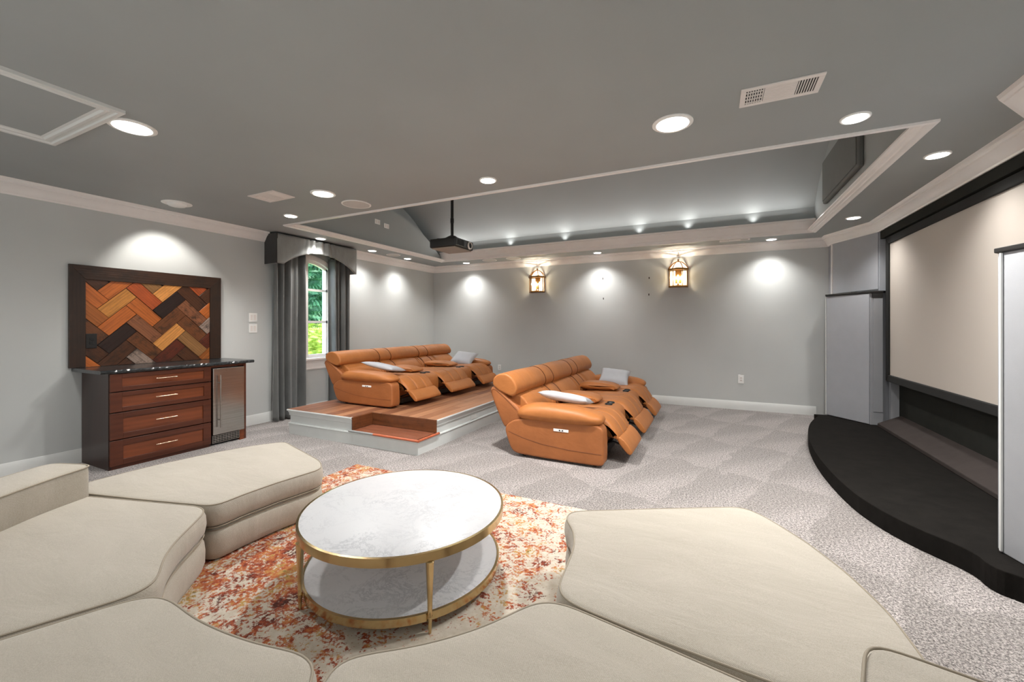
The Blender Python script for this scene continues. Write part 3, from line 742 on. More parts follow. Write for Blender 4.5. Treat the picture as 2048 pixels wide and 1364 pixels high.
mesh_obj('screen_surface', MB().box((1.965, Y0+fw-.01, Z0+fw-.01), (1.975, Y1-fw+.01, Z1-fw+.01)), M['screen'], sc)
mesh_obj('wall_bracket', MB().box((2.0, 4.3, 2.2), (2.086, 4.4, 2.3)), M['black'], sc); mesh_obj('wall_bracket', MB().box((2.0, 6.1, 2.2), (2.086, 6.2, 2.3)), M['black'], sc)

# ------------------------------------------------------------ herringbone wood panel
def clip(poly, a, b, c):
    """keep a*x+b*y<=c"""
    out = []
    for i in range(len(poly)):
        p, q = poly[i], poly[(i+1) % len(poly)]; dp = a*p[0]+b*p[1]-c; dq = a*q[0]+b*q[1]-c
        if dp <= 0: out.append(p)
        if dp*dq < 0:
            t_ = dp/(dp-dq); out.append((p[0]+(q[0]-p[0])*t_, p[1]+(q[1]-p[1])*t_))
    return out
PY0, PY1, PZ0, PZ1 = 1.775, 3.19, .968, 2.012
IY0, IY1, IZ0, IZ1 = 1.897, 3.06, .968, 1.868
pn = thing('herringbone_wood_panel', (XL, 2.48, .968), 'herringbone panel of mixed reclaimed boards in a dark frame above the cabinet', 'wall panel')
mesh_obj('backing', MB().box((XL, PY0+.01, PZ0), (XL+.012, PY1-.01, PZ1-.01)), M['dark'], pn)
cols = {'or': (184, 100, 44), 'yo': (194, 130, 62), 'ro': (166, 78, 38), 'lt': (212, 144, 76), 'db': (78, 46, 28), 'bk': (42, 26, 22), 'br': (108, 64, 36), 'tn': (140, 100, 60), 'gr': (150, 130, 118), 'rd': (92, 42, 28), 'ob': (160, 92, 42), 'mv': (134, 84, 56)}
PW = {k: wood('reclaimed_plank_'+k, c, .5, .3, 0, 1.6, wear=(.8 if k in ('db', 'bk', 'br', 'rd', 'mv', 'gr') else .15), gloss=.3) for k, c in cols.items()}
frw = wood('dark_reclaimed_frame', (58, 37, 25), .4, .35, 1, 1.2, wear=.7, gloss=.4); frw2 = wood('dark_reclaimed_frame_upright', (50, 33, 23), .4, .35, 2, 1.2, wear=.7, gloss=.4)
FX = XL+.032
mesh_obj('frame_board', MB().prism([(PY0, PZ1), (PY1, PZ1), (IY1, IZ1), (IY0, IZ1)], 0, XL+.001, FX), frw, pn, bevel=.002)
mesh_obj('frame_board', MB().prism([(PY0, PZ0), (PY0, PZ1), (IY0, IZ1), (IY0, PZ0)], 0, XL+.001, FX), frw2, pn, bevel=.002)
mesh_obj('frame_board', MB().prism([(PY1, PZ0), (PY1, PZ1), (IY1, IZ1), (IY1, PZ0)], 0, XL+.001, FX), frw2, pn, bevel=.002)
centres = []
def z6(x, y):
    u, v = 130+x/6.2, 520+y/6.2
    a = (u-1024)/826; th = math.atan2(401, 826); dx = -sin(th)+a*cos(th); dy = cos(th)+a*sin(th); k = -5.78/dx
    return (k*dy, 1.4+(650-v)/826*k)
# plank tones noted from the photograph, as positions on the panel (metres along the wall, height)
for x, y, c in ((590, 370, 'or'), (650, 520, 'yo'), (640, 760, 'or'), (665, 970, 'bk'), (720, 1140, 'db'), (380, 430, 'or'), (400, 640, 'ob'), (340, 850, 'br'), (460, 1150, 'db'),
                (310, 1250, 'or'), (350, 320, 'db'), (980, 440, 'ro'), (980, 640, 'or'), (990, 840, 'mv'), (1010, 1020, 'br'), (910, 1190, 'gr'), (1080, 330, 'tn'), (1280, 400, 'lt'),
                (1300, 560, 'bk'), (1250, 740, 'br'), (1300, 960, 'lt'), (1310, 1120, 'rd'), (1430, 1190, 'db'), (1640, 360, 'ro'), (1540, 450, 'db'), (1570, 640, 'mv'), (1570, 830, 'br'),
                (1600, 1040, 'tn'), (1730, 450, 'db'), (1740, 630, 'or'), (1740, 830, 'gr'), (1750, 960, 'rd'), (1760, 1130, 'ob')):
    centres.append((z6(x, y), c))
L, W = .335, .134; A0, B0 = 2.849-L, .297; r2 = math.sqrt(.5); gap = .0022
for m in range(-4, 6):
    for k in range(-14, 15):
        for kind in 'HV':
            a0 = A0+m*(L+W)-k*W; b0 = B0+m*(L-W)+k*W
            if kind == 'H': rc = (a0, b0, a0+L, b0+W)
            else: rc = (a0+L, b0, a0+L+W, b0+L)
            g = [(rc[0]+gap, rc[1]+gap), (rc[2]-gap, rc[1]+gap), (rc[2]-gap, rc[3]-gap), (rc[0]+gap, rc[3]-gap)]
            pl = [((a+b)*r2, (a-b)*r2) for a, b in g]
            for q in ((1, 0, IY1), (-1, 0, -IY0), (0, 1, IZ1), (0, -1, -IZ0)):
                if pl: pl = clip(pl, *q)
            if len(pl) < 3: continue
            ar = abs(sum(pl[i][0]*pl[(i+1) % len(pl)][1]-pl[(i+1) % len(pl)][0]*pl[i][1] for i in range(len(pl))))/2
            if ar < .0006: continue
            cy_ = sum(p[0] for p in pl)/len(pl); cz_ = sum(p[1] for p in pl)/len(pl)
            c = min(centres, key=lambda e: (e[0][0]-cy_)**2+(e[0][1]-cz_)**2)[1]
            th = random.uniform(.016, .027)
            o = bpy.data.objects.new('plank', None)
            # local frame: x along the grain, y across, z out of the wall
            gx = Vector((0, r2, r2)) if kind == 'H' else Vector((0, r2, -r2)); gz = Vector((1, 0, 0)); gy = gz.cross(gx)
            cen = Vector((0, cy_, cz_)); loc2 = []
            for p in pl:
                d = Vector((0, p[0], p[1]))-cen; loc2.append((d.dot(gx), d.dot(gy)))
            me_o = mesh_obj('plank', MB().prism(loc2, 2, .012, th), PW[c], pn, world=False, bevel=.0015, seg=1)
            R3 = Matrix((gx, gy, gz)).transposed()
            me_o.rotation_euler = R3.to_euler(); me_o.location = Vector((XL, cy_, cz_))-wloc(pn)
            bpy.data.objects.remove(o)
plate('outlet', (XL+.028, 1.94, 1.235), 0, .085, .15, 2, 'black outlet plate at the lower left of the herringbone panel', 'outlet', None, 'black')

# ------------------------------------------------------------ drawer cabinet, counter, fridge
cb = thing('drawer_cabinet', (-5.5, 2.31, 0), 'dark brown wooden cabinet with four shaker drawers', 'cabinet')
cx1 = -5.205
mesh_obj('side_panel', MB().box((XL+.02, 1.87, .0), (cx1, 1.892, .93)), M['cabs'], cb, bevel=.002)
mesh_obj('side_panel', MB().box((XL+.02, 2.745, .0), (cx1, 2.765, .93)), M['cabs'], cb)
mesh_obj('carcass', MB().box((XL+.02, 1.893, .02), (cx1-.02, 2.744, .93)), M['cabs'], cb)
mesh_obj('toe_rail', MB().box((cx1-.02, 1.893, .0), (cx1, 2.744, .03)), M['cab'], cb)
for z0, z1 in ((.755, .925), (.555, .745), (.29, .545), (.035, .28)):
    d = MB(); y0, y1 = 1.875, 2.76; xf = cx1+.02; fr = .062 if z1-z0 < .2 else .07
    fv = .042 if z1-z0 < .2 else .055
    d.box((cx1, y0, z0), (xf, y0+fr+.03, z1)); d.box((cx1, y1-fr-.01, z0), (xf, y1, z1)); d.box((cx1, y0+fr+.03, z0), (xf, y1-fr-.01, z0+fv)); d.box((cx1, y0+fr+.03, z1-fv), (xf, y1-fr-.01, z1))
    dr = mesh_obj('drawer', d, M['cab'], cb, bevel=.002)
    mesh_obj('drawer_panel', MB().box((cx1, y0+fr+.03, z0+fv), (cx1+.008, y1-fr-.01, z1-fv)), M['cabp'], dr)
    zc_ = (z0+z1)/2; hp = MB().tube([(xf+.03, 2.225, zc_+.01), (xf+.03, 2.415, zc_+.01)], .006, 8)
    for yy in (2.25, 2.39): hp.tube([(xf-.002, yy, zc_+.01), (xf+.03, yy, zc_+.01)], .005, 6)
    tag(mesh_obj('handle', hp, M['chrome'], dr, smooth=50), 'pale metal bar handle')
fc = thing('fridge_surround', (-5.5, 3.15, 0), 'brown wooden end panel and rail around the small fridge', 'cabinet')
mesh_obj('end_panel', MB().box((XL+.02, 3.135, 0), (cx1+.005, 3.165, .93)), M['cab'], fc, bevel=.002)
mesh_obj('top_rail', MB().box((cx1-.03, 2.768, .905), (cx1+.004, 3.134, .93)), M['cab'], fc)
mesh_obj('foot_block', MB().box((cx1-.03, 3.085, 0), (cx1+.012, 3.134, .12)), M['cabp'], fc)
fg = thing('beverage_fridge', (-5.5, 2.94, 0), 'small stainless steel undercounter fridge right of the drawers', 'fridge')
mesh_obj('body', MB().box((XL+.05, 2.775, .02), (cx1-.01, 3.08, .90)), M['black'], fg)
dd = mesh_obj('door', MB().box((cx1-.008, 2.775, .125), (cx1+.035, 3.128, .895)), M['steel'], fg, bevel=.006, seg=3)
hp = MB().tube([(cx1+.075, 2.835, .21), (cx1+.075, 2.835, .82)], .008, 10)
for z in (.30, .73): hp.tube([(cx1+.034, 2.835, z), (cx1+.075, 2.835, z)], .006, 8)
mesh_obj('handle', hp, M['steel'], dd, smooth=50)
gr = MB(); 
mesh_obj('grille_recess', MB().box((cx1-.015, 2.775, .02), (cx1+.006, 3.083, .12)), M['dark'], fg)
for k in range(5): mesh_obj('grille_bar', MB().box((cx1+.006, 2.778, .03+k*.019), (cx1+.014, 3.08, .036+k*.019)), M['steel'], fg)
for k in range(11): mesh_obj('grille_upright', MB().box((cx1+.006, 2.778+k*.0298, .03), (cx1+.012, 2.782+k*.0298, .115)), M['steel'], fg)
ct = MB(); rr = random.Random(4); n = 60; top, bot = [], []
edge = [(XL+.002, 1.80)]+[(-5.17+rr.uniform(-.004, .004), 1.80+1.445*i/n) for i in range(n+1)]+[(XL+.002, 3.245)]
edge2 = [(XL+.002, 1.80)]+[(-5.158+rr.uniform(-.006, .006), 1.80+1.445*i/n) for i in range(n+1)]+[(XL+.002, 3.245)]
ct.loft([[(x, y, .932) for x, y in edge], [(x, y, .950) for x, y in edge2], [(x, y, .966) for x, y in edge]])
tag(mesh_obj('countertop', ct, M['granite'], None, bevel=0), 'dark stone countertop with a chiselled front edge on the cabinet', 'countertop')

# ------------------------------------------------------------ raised platform with step
PX0, PX1, QY0, QY1, PZ = -4.92, -2.83, 3.53, 6.85, .32
NX, NY_ = -3.80, 3.86; SZ = .172
pf = thing('raised_platform', ((PX0+PX1)/2, (QY0+QY1)/2, 0), 'raised seating platform with wooden deck and pale moulded sides', 'platform')
inner = [(PX0+.02, QY0+.02), (NX, QY0+.02), (NX, NY_), (PX1-.02, NY_), (PX1-.02, QY1-.02), (PX0+.02, QY1-.02)]
mesh_obj('core', MB().prism(inner, 2, 0, PZ-.022), M['fascia'], pf)
FP = [(0, 0), (.0, .318), (.030, .318), (.034, .308), (.030, .296), (.022, .292), (.012, .268), (.012, .244), (.002, .236), (-.006, .232), (-.006, .152), (.016, .148), (.022, .138), (.014, .126), (.012, .0)]
FP = [(d, h) for d, h in FP]
path_ = [(NX, QY0+.02), (PX0+.02, QY0+.02), (PX0+.02, QY1-.02), (PX1-.02, QY1-.02), (PX1-.02, NY_)]
mesh_obj('fascia', MB().sweep(path_, [(d+.001, h) for d, h in FP], -1 if False else 1, z0=0), M['fascia'], pf, smooth=25)
mesh_obj('step_fascia', MB().sweep([(NX-.0, QY0+.02), (PX1-.02, QY0+.02), (PX1-.02, NY_)], [(0, 0), (0, SZ-.02), (.010, SZ-.02), (.022, .142), (.022, .134), (.014, .126), (.012, 0)], -1), M['fascia'], pf, smooth=25)
mesh_obj('step_core', MB().box((NX, QY0+.02, 0), (PX1-.02, NY_, SZ-.02)), M['fascia'], pf)
mesh_obj('vent_cover', MB().box((PX1-.016, 4.62, .16), (PX1-.008, 4.76, .215)), M['base'], pf, bevel=.002)
pt = [wood('deck_board_a', (150, 102, 72), .6, .4, 1, .9), wood('deck_board_b', (166, 118, 86), .6, .4, 1, .9), wood('deck_board_c', (132, 86, 62), .6, .4, 1, .9, wear=.3)]
bw = .139; x = PX0-.004; k = 0; rr = random.Random(11)
while x < PX1-.01:
    xe = min(x+bw, PX1+.004)
    y = QY0-.004 if xe <= NX+.08 else NY_
    if x < NX < xe: xe = NX
    cut = y+rr.uniform(.7, 2.4)
    for a, b in ((y, cut-.0015), (cut+.0015, QY1)):
        mesh_obj('plank', MB().box((x+.0012, a, PZ-.022), (xe-.0012, b, PZ)), pt[rr.randrange(3)], pf, bevel=.002, seg=1)
    x = xe; k += 1
rb = wood('riser_board', (104, 62, 36), .5, .38, 0, 1.0, wear=.4); rbs = wood('riser_board_side', (104, 60, 34), .5, .38, 1, 1.0, wear=.4)
mesh_obj('riser_board', MB().box((NX+.018, NY_-.018, SZ), (PX1+.006, NY_, PZ-.001)), rb, pf, bevel=.003)
mesh_obj('riser_board', MB().box((NX, QY0-.002, SZ), (NX+.018, NY_, PZ-.001)), rbs, pf, bevel=.003)
tw = wood('step_tread_board', (132, 80, 58), .5, .3, 0, 1.0, wear=.2)
for a, b in ((QY0+.0, QY0+.108), (QY0+.11, QY0+.218), (QY0+.22, NY_-.018)):
    mesh_obj('tread_plank', MB().box((NX+.018, a, SZ-.02), (PX1-.02, b, SZ)), tw, pf, bevel=.002, seg=1)
nz_ = wood('orange_nosing', (178, 96, 66), .7, .3, 0, .8)
m = MB().tube([(NX+.35, QY0-.012, SZ-.011), (PX1+.022, QY0-.012, SZ-.011)], .014, 10)
m.tube([(PX1+.012, QY0-.012, SZ-.011), (PX1+.012, NY_+.03, SZ-.011)], .014, 10)
tag(mesh_obj('nosing', m, nz_, pf, smooth=50), 'orange stained nosing')
tag(mesh_obj('nosing', MB().tube([(NX-.03, QY0-.012, SZ-.011), (NX+.35, QY0-.012, SZ-.011)], .0135, 10), plain('grey_painted_nosing', (150, 152, 152), .4), pf, smooth=50), 'grey painted nosing')

# ------------------------------------------------------------ recliner sofas
def puff(prof, y0, y1, r=.03, n=10, grooves=(), gd=.010, crown=0.0, sub=2, mid=14, ball=False):
    """closed xz profile lofted along y with rounded ends and stitched grooves"""
    p = chaikin(prof, sub) if sub else prof
    cx = sum(q[0] for q in p)/len(p); cz = sum(q[1] for q in p)/len(p)
    ys = []
    for i in range(n+1): ys.append(y0+r*(1-cos(PI/2*i/n)))
    ys += [y0+r+(y1-y0-2*r)*i/mid for i in range(1, mid)]
    for g in grooves: ys += [g-.012, g-.006, g-.002, g, g+.002, g+.006, g+.012]
    for i in range(n+1): ys.append(y1-r*(1-cos(PI/2*(n-i)/n)))
    ys = sorted(set(round(y, 5) for y in ys)); rings = []
    m = len(p)
    nor = []
    area_ = sum(p[i][0]*p[(i+1) % m][1]-p[(i+1) % m][0]*p[i][1] for i in range(m))
    sg = 1 if area_ > 0 else -1
    for i in range(m):
        a = Vector(p[i-1]); b = Vector(p[(i+1) % m]); d = (b-a).normalized(); nor.append(Vector((d.y, -d.x))*sg)
    for y in ys:
        e = min(y-y0, y1-y); ins = 0
        if e < r: ins = r-math.sqrt(max(0, r*r-(r-e)**2))
        u = (y-y0)/(y1-y0); out = crown*sin(PI*u)
        for g in grooves: ins += gd*math.exp(-((y-g)/.009)**2)
        ring = []
        if ball:
            q_ = math.sqrt(max(0, 1-((r-min(e, r))/r)**2))*.95+.05
            rings.append([(cx+(a_[0]-cx)*(.35*q_+.65 if q_ > .3 else .755*q_/.3), y, cz+(a_[1]-cz)*q_) for a_ in p]); continue
        for i in range(m):
            o_ = out-ins
            lim = .8*math.hypot(p[i][0]-cx, p[i][1]-cz)
            if o_ < -lim: o_ = -lim
            ring.append((p[i][0]+nor[i].x*o_, y, p[i][1]+nor[i].y*o_))
        rings.append(ring)
    return MB().loft(rings)
def recliner():
    t = thing('reclining_sofa', (0, 0, 0), '', 'sofa', 'tan leather reclining sofas')
    P = lambda nm, mb, mat='leather', par=None, sm=50, **k: mesh_obj(nm, mb, M[mat], par or t, smooth=sm, world=False, **k)
    LEN = 3.06
    side = [(-.125, .29), (-.07, .355), (.03, .405), (.3, .43), (.7, .43), (.89, .42), (.945, .385), (.955, .3), (.955, .08), (.945, .03), (.86, .02), (.1, .025), (-.01, .04), (-.055, .09), (-.09, .18)]
    seats = [(.21, .86), (1.14, 1.93), (2.21, 2.86)]; cons = [(.86, 1.14), (1.93, 2.21)]
    for a, b in ((0, .175), (LEN-.175, LEN)):
        s = P('side_panel', puff(side, a, b, .022, 6, sub=2), 'leather_side')
        yy = a+.0 if a == 0 else b
        edge = [(x, yy+(.006 if a == 0 else -.006), z) for x, z in [(-.085, .31), (0, .375), (.15, .405), (.5, .415), (.85, .405), (.915, .37), (.925, .06)]]
        P('seam', MB().tube([tuple(q) for q in edge], .0022, 5), 'stitch', s)
        low = [(x, yy+(-.0005 if a == 0 else .0005), z) for x, z in [(-.07, .26), (.1, .21), (.3, .17), (.6, .145), (.93, .14)]]
        P('seam', MB().tube(low, .002, 5), 'stitch', s)
        arm = [(.0, .44), (.03, .515), (.14, .565), (.4, .575), (.75, .555), (.9, .51), (.945, .455), (.9, .405), (.7, .385), (.2, .385), (.05, .40)]
        q0, q1 = (-.035, .26) if a == 0 else (LEN-.26, LEN+.035)
        P('armrest_pad', puff(arm, q0, q1, .10, 12, sub=2, mid=8, ball=True))
        for yw, s2 in ((q0, 1), ):
            pass
    # control panel on the near side
    c = P('control_panel', MB().box((.44, -.004, .318), (.60, .004, .346)), 'white', bevel=.003); tag(c, 'white power control strip')
    P('button', MB().box((.50, -.006, .326), (.515, -.003, .338)), 'dark', c); P('button', MB().box((.53, -.006, .326), (.545, -.003, .338)), 'dark', c)
    # back shell with side wings
    wing = [(-.31, .66), (-.30, .71), (-.25, .735), (-.19, .71), (-.07, .60), (.06, .50), (.09, .44), (.05, .37), (-.05, .325), (-.125, .285), (-.16, .33), (-.22, .45)]
    P('back_shell', puff(wing, .015, LEN-.015, .03, 6, sub=2), 'leather_side')
    for yy in (.014, LEN-.014):
        P('seam', MB().tube([(-.295, yy, .655), (-.27, yy, .70), (-.23, yy, .69), (-.09, yy, .585), (.02, yy, .49)], .002, 5), 'stitch')
    head = [(-.27, .735), (-.275, .80), (-.23, .855), (-.15, .878), (-.07, .862), (-.005, .80), (.03, .72), (.01, .655), (-.05, .63), (-.13, .66), (-.21, .69)]
    ranges = [(.01, .86), (.86, 1.14), (1.14, 1.93), (1.93, 2.21), (2.21, LEN-.01)]
    for k, (a, b) in enumerate(ranges):
        P('headrest', puff(head, a-.004, b+.004, .022, 8, crown=.006, sub=2))
        if k:
            P('seam', MB().tube([(q_[0], a, q_[1]) for q_ in chaikin(head, 2)], .0045, 5, closed=True), 'stitch')
    low = [(-.09, .66), (-.02, .655), (.05, .62), (.12, .545), (.17, .465), (.17, .41), (.08, .385), (-.06, .42), (-.12, .52)]
    for k, (a, b) in enumerate(ranges):
        a2, b2 = max(a, .10), min(b, LEN-.10)
        if k: P('seam', MB().tube([(q_[0], a, q_[1]) for q_ in chaikin(low, 2)], .0055, 5, closed=True), 'stitch')
        gv = [a2+(b2-a2)*.82, a2+(b2-a2)*.88] if k in (0, 2) else ([a2+(b2-a2)*.15, a2+(b2-a2)*.2] if k == 4 else [])
        P('back_cushion', puff(low, a2, b2, .022, 8, crown=.012, grooves=gv, gd=.012, sub=2))
    seat = [(.10, .34), (.12, .425), (.2, .445), (.5, .455), (.78, .47), (.88, .462), (.96, .41), (1.02, .33), (1.055, .262), (1.035, .235), (1.0, .255), (.93, .33), (.84, .36), (.5, .33), (.2, .32)]
    for k, (a, b) in enumerate(seats):
        g = [a+(b-a)*.34, a+(b-a)*.66]
        P('seat_cushion', puff(seat, a+.004, b-.004, .05, 10, crown=.014, grooves=g, gd=.017, sub=2))
        pp = chaikin(seat, 2)
        for gg in g:
            top = [q_ for q_ in pp if q_[1] > .40 or q_[0] > .97]
            P('seam', MB().tube([(q_[0], gg, q_[1]-.004) for q_ in sorted(top, key=lambda q_: q_[0]) if q_[0] > .3 and q_[1] > .262+0*gg], .0022, 5), 'stitch')
        fa, fb = a+.03, b-.01
        foot = [(1.035, .262), (1.06, .272), (1.12, .225), (1.185, .135), (1.175, .105), (1.145, .098), (1.09, .155), (1.035, .225)]
        fo = P('footrest', puff(foot, fa, fb, .012, 4, crown=.002, sub=1))
        P('scissor_arm', MB().tube([(.86, a+.1, .14), (.98, a+.1, .2), (1.07, a+.1, .18)], .012, 6).tube([(.86, b-.1, .14), (.98, b-.1, .2), (1.07, b-.1, .18)], .012, 6), 'black', fo)
        P('kick_panel', MB().box((.80, a, .05), (.86, b, .33)), 'leather_side', bevel=.01)
        P('mechanism_box', MB().box((.862, a+.08, .04), (.90, b-.08, .12)), 'black')
    for k, (a, b) in enumerate(cons):
        body = [(.12, .10), (.12, .42), (.4, .45), (.80, .462), (.90, .44), (.955, .37), (.95, .12), (.9, .08)]
        P('console', puff(body, a+.004, b-.004, .012, 4, sub=2))
        lid = [(.10, .50), (.13, .545), (.3, .575), (.55, .562), (.66, .525), (.69, .49), (.64, .468), (.4, .464), (.15, .47)]
        P('console_armrest', puff(lid, a-.012, b+.012, .05, 8, sub=2, crown=.004))
        for yy in (a+.08, b-.08):
            cup = P('cup_holder', MB().lathe((.79, yy, .440), [(.044, 0), (.044, .026), (.041, .030), (.034, .028), (.033, .022), (.001, .021)], 20), 'black')
    P('base_rail', MB().box((.02, .18, .02), (.80, LEN-.18, .30)), 'leather_side')
    for x, y in ((.08, .08), (.85, .08), (.08, LEN-.08), (.85, LEN-.08)):
        P('foot', MB().lathe((x, y, 0), [(.022, 0), (.022, .035)], 12), 'black')
    return t
r2_ = recliner()
r1_ = copy_tree(r2_)
r2_.location = (-1.90, 3.975, 0); tag(r2_, 'tan leather three-seat recliner sofa standing on the carpet')
r1_.location = (-4.64, 4.08, PZ); r1_.scale = (1, .885, .81); tag(r1_, 'tan leather three-seat recliner sofa up on the wooden platform')

# throw pillows
def pillow(loc, size, rot, label):
    w_, h_, d_ = size; n = 16; vs = []; fs = []
    for side in (1, -1):
        o = len(vs)
        for i in range(n+1):
            for j in range(n+1):
                u = 2*i/n-1; v_ = 2*j/n-1
                pin = 1-.10*(1-abs(u)**2)*(abs(v_)**3); pin2 = 1-.10*(1-abs(v_)**2)*(abs(u)**3)
                th = max(0, (1-u**4)*(1-v_**4))**.55
                th += .05*sin(9*u+3*v_)*(1-abs(u))*(1-abs(v_))
                vs.append((u*w_/2*pin2, v_*h_/2*pin, side*d_/2*th))
        for i in range(n):
            for j in range(n):
                a = o+i*(n+1)+j; q = (a, a+1, a+n+2, a+n+1); fs.append(q if side == 1 else q[::-1])
    me = bpy.data.meshes.new('throw_pillow'); me.from_pydata(vs, [], fs); me.update()
    import bmesh
    bm = bmesh.new(); bm.from_mesh(me); bmesh.ops.remove_doubles(bm, verts=bm.verts, dist=.0005); bm.to_mesh(me); bm.free()
    for p_ in me.polygons: p_.use_smooth = True
    me.materials.append(M['pillow']); o = bpy.data.objects.new('throw_pillow', me); C.objects.link(o)
    o.location = loc; o.rotation_euler = [math.radians(a) for a in rot]
    return tag(o, label, 'pillow', 'pale grey throw pillows')
pillow((-1.44, 4.33, .605), (.56, .36, .10), (-12, 6, 2), 'pale grey pillow lying on the near arm of the carpet sofa')
pillow((-1.40, 6.60, .575), (.47, .40, .13), (30, 5, 6), 'pale grey pillow leaning at the far arm of the carpet sofa')
pillow((-4.14, 4.42, .818), (.54, .34, .075), (-8, 9, 4), 'pale grey pillow lying on the near arm of the platform sofa')
pillow((-4.10, 6.42, .79), (.44, .38, .12), (30, 5, 6), 'pale grey pillow leaning at the far arm of the platform sofa')

# ------------------------------------------------------------ rug
rg = MB().box((-3.2, .55, .0), (.30, 3.04, .010))
tag(mesh_obj('area_rug', rg, M['rug'], None, bevel=.004), 'cream rug with distressed orange and rust floral pattern under the marble table', 'rug')

# ------------------------------------------------------------ curved sectional
def resample(p, step=.022, sm=4):
    q = []
    for i in range(len(p)):
        a = Vector(p[i]); b = Vector(p[(i+1) % len(p)]); n = max(1, int((b-a).length/step))
        q += [a.lerp(b, k/n) for k in range(n)]
    for _ in range(sm):
        q = [(q[i-1]+q[i]*2+q[(i+1) % len(q)])/4 for i in range(len(q))]
    ar = sum(q[i].x*q[(i+1) % len(q)].y-q[(i+1) % len(q)].x*q[i].y for i in range(len(q)))
    return q if ar > 0 else q[::-1]
def normals(q):
    out = []
    for i in range(len(q)):
        d = (q[(i+2) % len(q)]-q[i-2]).normalized(); out.append(Vector((d.y, -d.x)))
    return out
def slab(q, nr, levels, crown=0.0, star=True):
    """offset rings, then a softly crowned top that shrinks toward the middle"""
    rings = [[(p.x+n.x*o, p.y+n.y*o, z) for p, n in zip(q, nr)] for o, z in levels]
    if not star: return MB().loft(rings)
    cen = sum(q, Vector((0, 0)))/len(q); o, z = levels[-1]
    for f in (.08, .2, .4, .65, .9, .985):
        rings.append([(p.x*(1-f)+cen.x*f+n.x*o*(1-f), p.y*(1-f)+cen.y*f+n.y*o*(1-f), z+crown*(1-(1-f)**3)) for p, n in zip(q, nr)])
    return MB().loft(rings)
OC = Vector((-1.57, 1.85))
def arcp(r, a0, a1, n=12): return [(OC.x+r*cos(math.radians(a0+(a1-a0)*i/n)), OC.y+r*sin(math.radians(a0+(a1-a0)*i/n))) for i in range(n+1)]
def wedge(outline, label, back=None, name='sofa_section'):
    q = resample(outline, .022, 10); nr = normals(q)
    cen = sum(q, Vector((0, 0)))/len(q)
    t = thing(name, (cen.x, cen.y, .011), label, 'sofa section', 'cream curved sectional pieces')
    z0 = .012
    mesh_obj('base', slab(q, nr, [(-.028, z0), (-.006, z0+.012), (.008, z0+.05), (.010, .12), (.004, .17), (-.012, .192), (-.03, .198)]), M['cream'], t, smooth=70)
    ztop = .350
    mesh_obj('cushion', slab(q, nr, [(-.03, .206), (-.008, .214), (.008, .235), (.015, .275), (.012, .315), (.003, .340), (-.006, .3485), (-.02, .3525)], .010), M['cream'], t, smooth=70)
    mesh_obj('piping', MB().tube([(p.x, p.y, .346) for p, n in zip(q, nr)], .0042, 6, closed=True), M['piping'], t, smooth=80)
    mesh_obj('piping', MB().tube([(p.x+n.x*.002, p.y+n.y*.002, .212) for p, n in zip(q, nr)], .0035, 6, closed=True), M['piping'], t, smooth=80)
    mesh_obj('piping', MB().tube([(p.x-n.x*.009, p.y-n.y*.009, .190) for p, n in zip(q, nr)], .0035, 6, closed=True), M['piping'], t, smooth=80)
    if back:
        a0, a1 = back; bo = arcp(1.985, a0, a1, 16)+arcp(2.29, a1, a0, 16)
        b = resample(bo, .022, 9); bn = normals(b)
        mesh_obj('backrest', slab(b, bn, [(-.02, .30), (0, .33), (.0, .50), (-.003, .525), (-.012, .538), (-.025, .543)], star=False), M['cream'], t, smooth=70)
        mesh_obj('piping', MB().tube([(p.x, p.y, .534) for p, n in zip(b, bn)], .0042, 6, closed=True), M['piping'], t, smooth=80)
A = [(-3.68, 1.115), (-3.492, 1.168), (-3.036, 1.285), (-2.605, 1.405), (-2.625, 1.566), (-2.620, 1.80), (-2.575, 2.115), (-2.726, 2.225), (-3.47, 2.455), (-3.60, 2.25), (-3.69, 2.0), (-3.76, 1.6), (-3.76, 1.25)]
wedge(A, 'cream sectional ottoman piece at far left before the drawer cabinet', name='sofa_ottoman')
B = [(-3.70, 1.075), (-3.441, 1.146), (-2.652, 1.369), (-2.588, 1.356), (-2.496, 1.254), (-2.341, 1.08), (-2.215, .98), (-2.07, .90), (-2.025, .845), (-2.036, .794), (-2.171, .501), (-2.57, -.21)]+arcp(2.27, 244, 200.5)
wedge(B, 'cream sectional seat with backrest at the left edge', (200, 243.2))
Cc = [(-2.53, -.23), (-2.143, .487), (-2.005, .786), (-1.968, .832), (-1.924, .851), (-1.845, .85), (-1.663, .835), (-1.497, .842), (-1.347, .86), (-1.209, .893), (-1.147, .906), (-1.108, .90), (-1.075, .86), (-.53, -.15)]+arcp(2.27, 297, 245.5)[1:-1]
wedge(Cc, 'cream sectional seat at bottom left, nearest the camera', (245.4, 296.6))
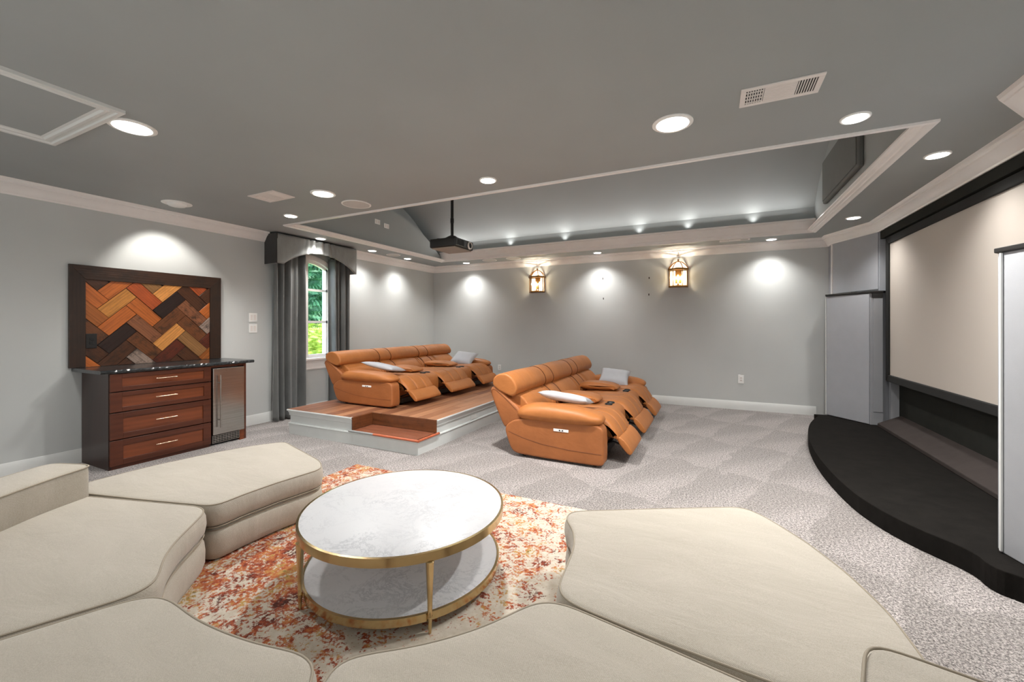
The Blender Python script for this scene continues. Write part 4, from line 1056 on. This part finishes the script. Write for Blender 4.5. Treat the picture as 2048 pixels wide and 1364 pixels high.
D = [(-.50, -.12), (-1.035, .86), (-1.066, .905), (-1.045, .95), (-.975, 1.001), (-.899, 1.059), (-.826, 1.126), (-.732, 1.233), (-.665, 1.34), (-.612, 1.445), (-.562, 1.488), (-.467, 1.483), (-.162, 1.435), (.30, 1.36), (.62, 1.37)]+arcp(2.27, 346.5, 299)[1:-1]
wedge(D, 'cream sectional seat at bottom centre below the marble table', (299.2, 348.2))
Ee = [(.60, 1.43), (.169, 1.428), (-.164, 1.456), (-.491, 1.502), (-.544, 1.525), (-.562, 1.57), (-.570, 1.70), (-.590, 1.897), (-.640, 2.045), (-.725, 2.15), (-.735, 2.235), (-.321, 2.470), (.16, 2.735), (.257, 2.649), (.411, 2.421), (.514, 2.197), (.582, 1.957), (.60, 1.733)]
wedge(Ee, 'cream armless sectional piece at right, nearest the stage', name='sofa_ottoman')

# ------------------------------------------------------------ coffee table
TC = (-1.575, 1.855); ct_ = thing('coffee_table', (TC[0], TC[1], .01), 'round two-tier marble coffee table with brass rims and legs', 'table')
def disc(name, r, z0, z1, mat, n=72, par=ct_):
    return mesh_obj(name, MB().lathe((TC[0], TC[1], 0), [(r-.003, z0), (r, z0+.002), (r, z1-.002), (r-.003, z1)], n), mat, par, smooth=40)
def band(r, z0, z1, n=72, nm='rim'):
    return mesh_obj(nm, MB().loft([[(TC[0]+q*cos(2*PI*i/n), TC[1]+q*sin(2*PI*i/n), z) for i in range(n)] for q, z in ((r, z0), (r, z1), (r-.012, z1+.001), (r-.012, z0))], True, True), M['gold'], ct_, smooth=40)
disc('tabletop', .545, .352, .381, M['marble']); band(.557, .338, .380, nm='top_rim')
disc('shelf', .520, .068, .092, M['marble']); band(.532, .056, .093, nm='shelf_rim')
for a in (-38.5, 141.5, -116, 63):
    rx = .546; x = TC[0]+rx*cos(math.radians(a)); y = TC[1]+rx*sin(math.radians(a))
    m = MB().lathe((x, y, 0), [(.007, .011), (.010, .06), (.0105, .075), (.013, .080), (.013, .086), (.0105, .09), (.012, .16), (.019, .32), (.021, .336), (.019, .338)], 12)
    mesh_obj('leg', m, M['gold'], ct_, smooth=40)
    q = MB().tube([(TC[0]+.50*cos(math.radians(a)), TC[1]+.50*sin(math.radians(a)), .075), (x, y, .075)], .006, 8); mesh_obj('shelf_bracket', q, M['gold'], ct_, smooth=50)
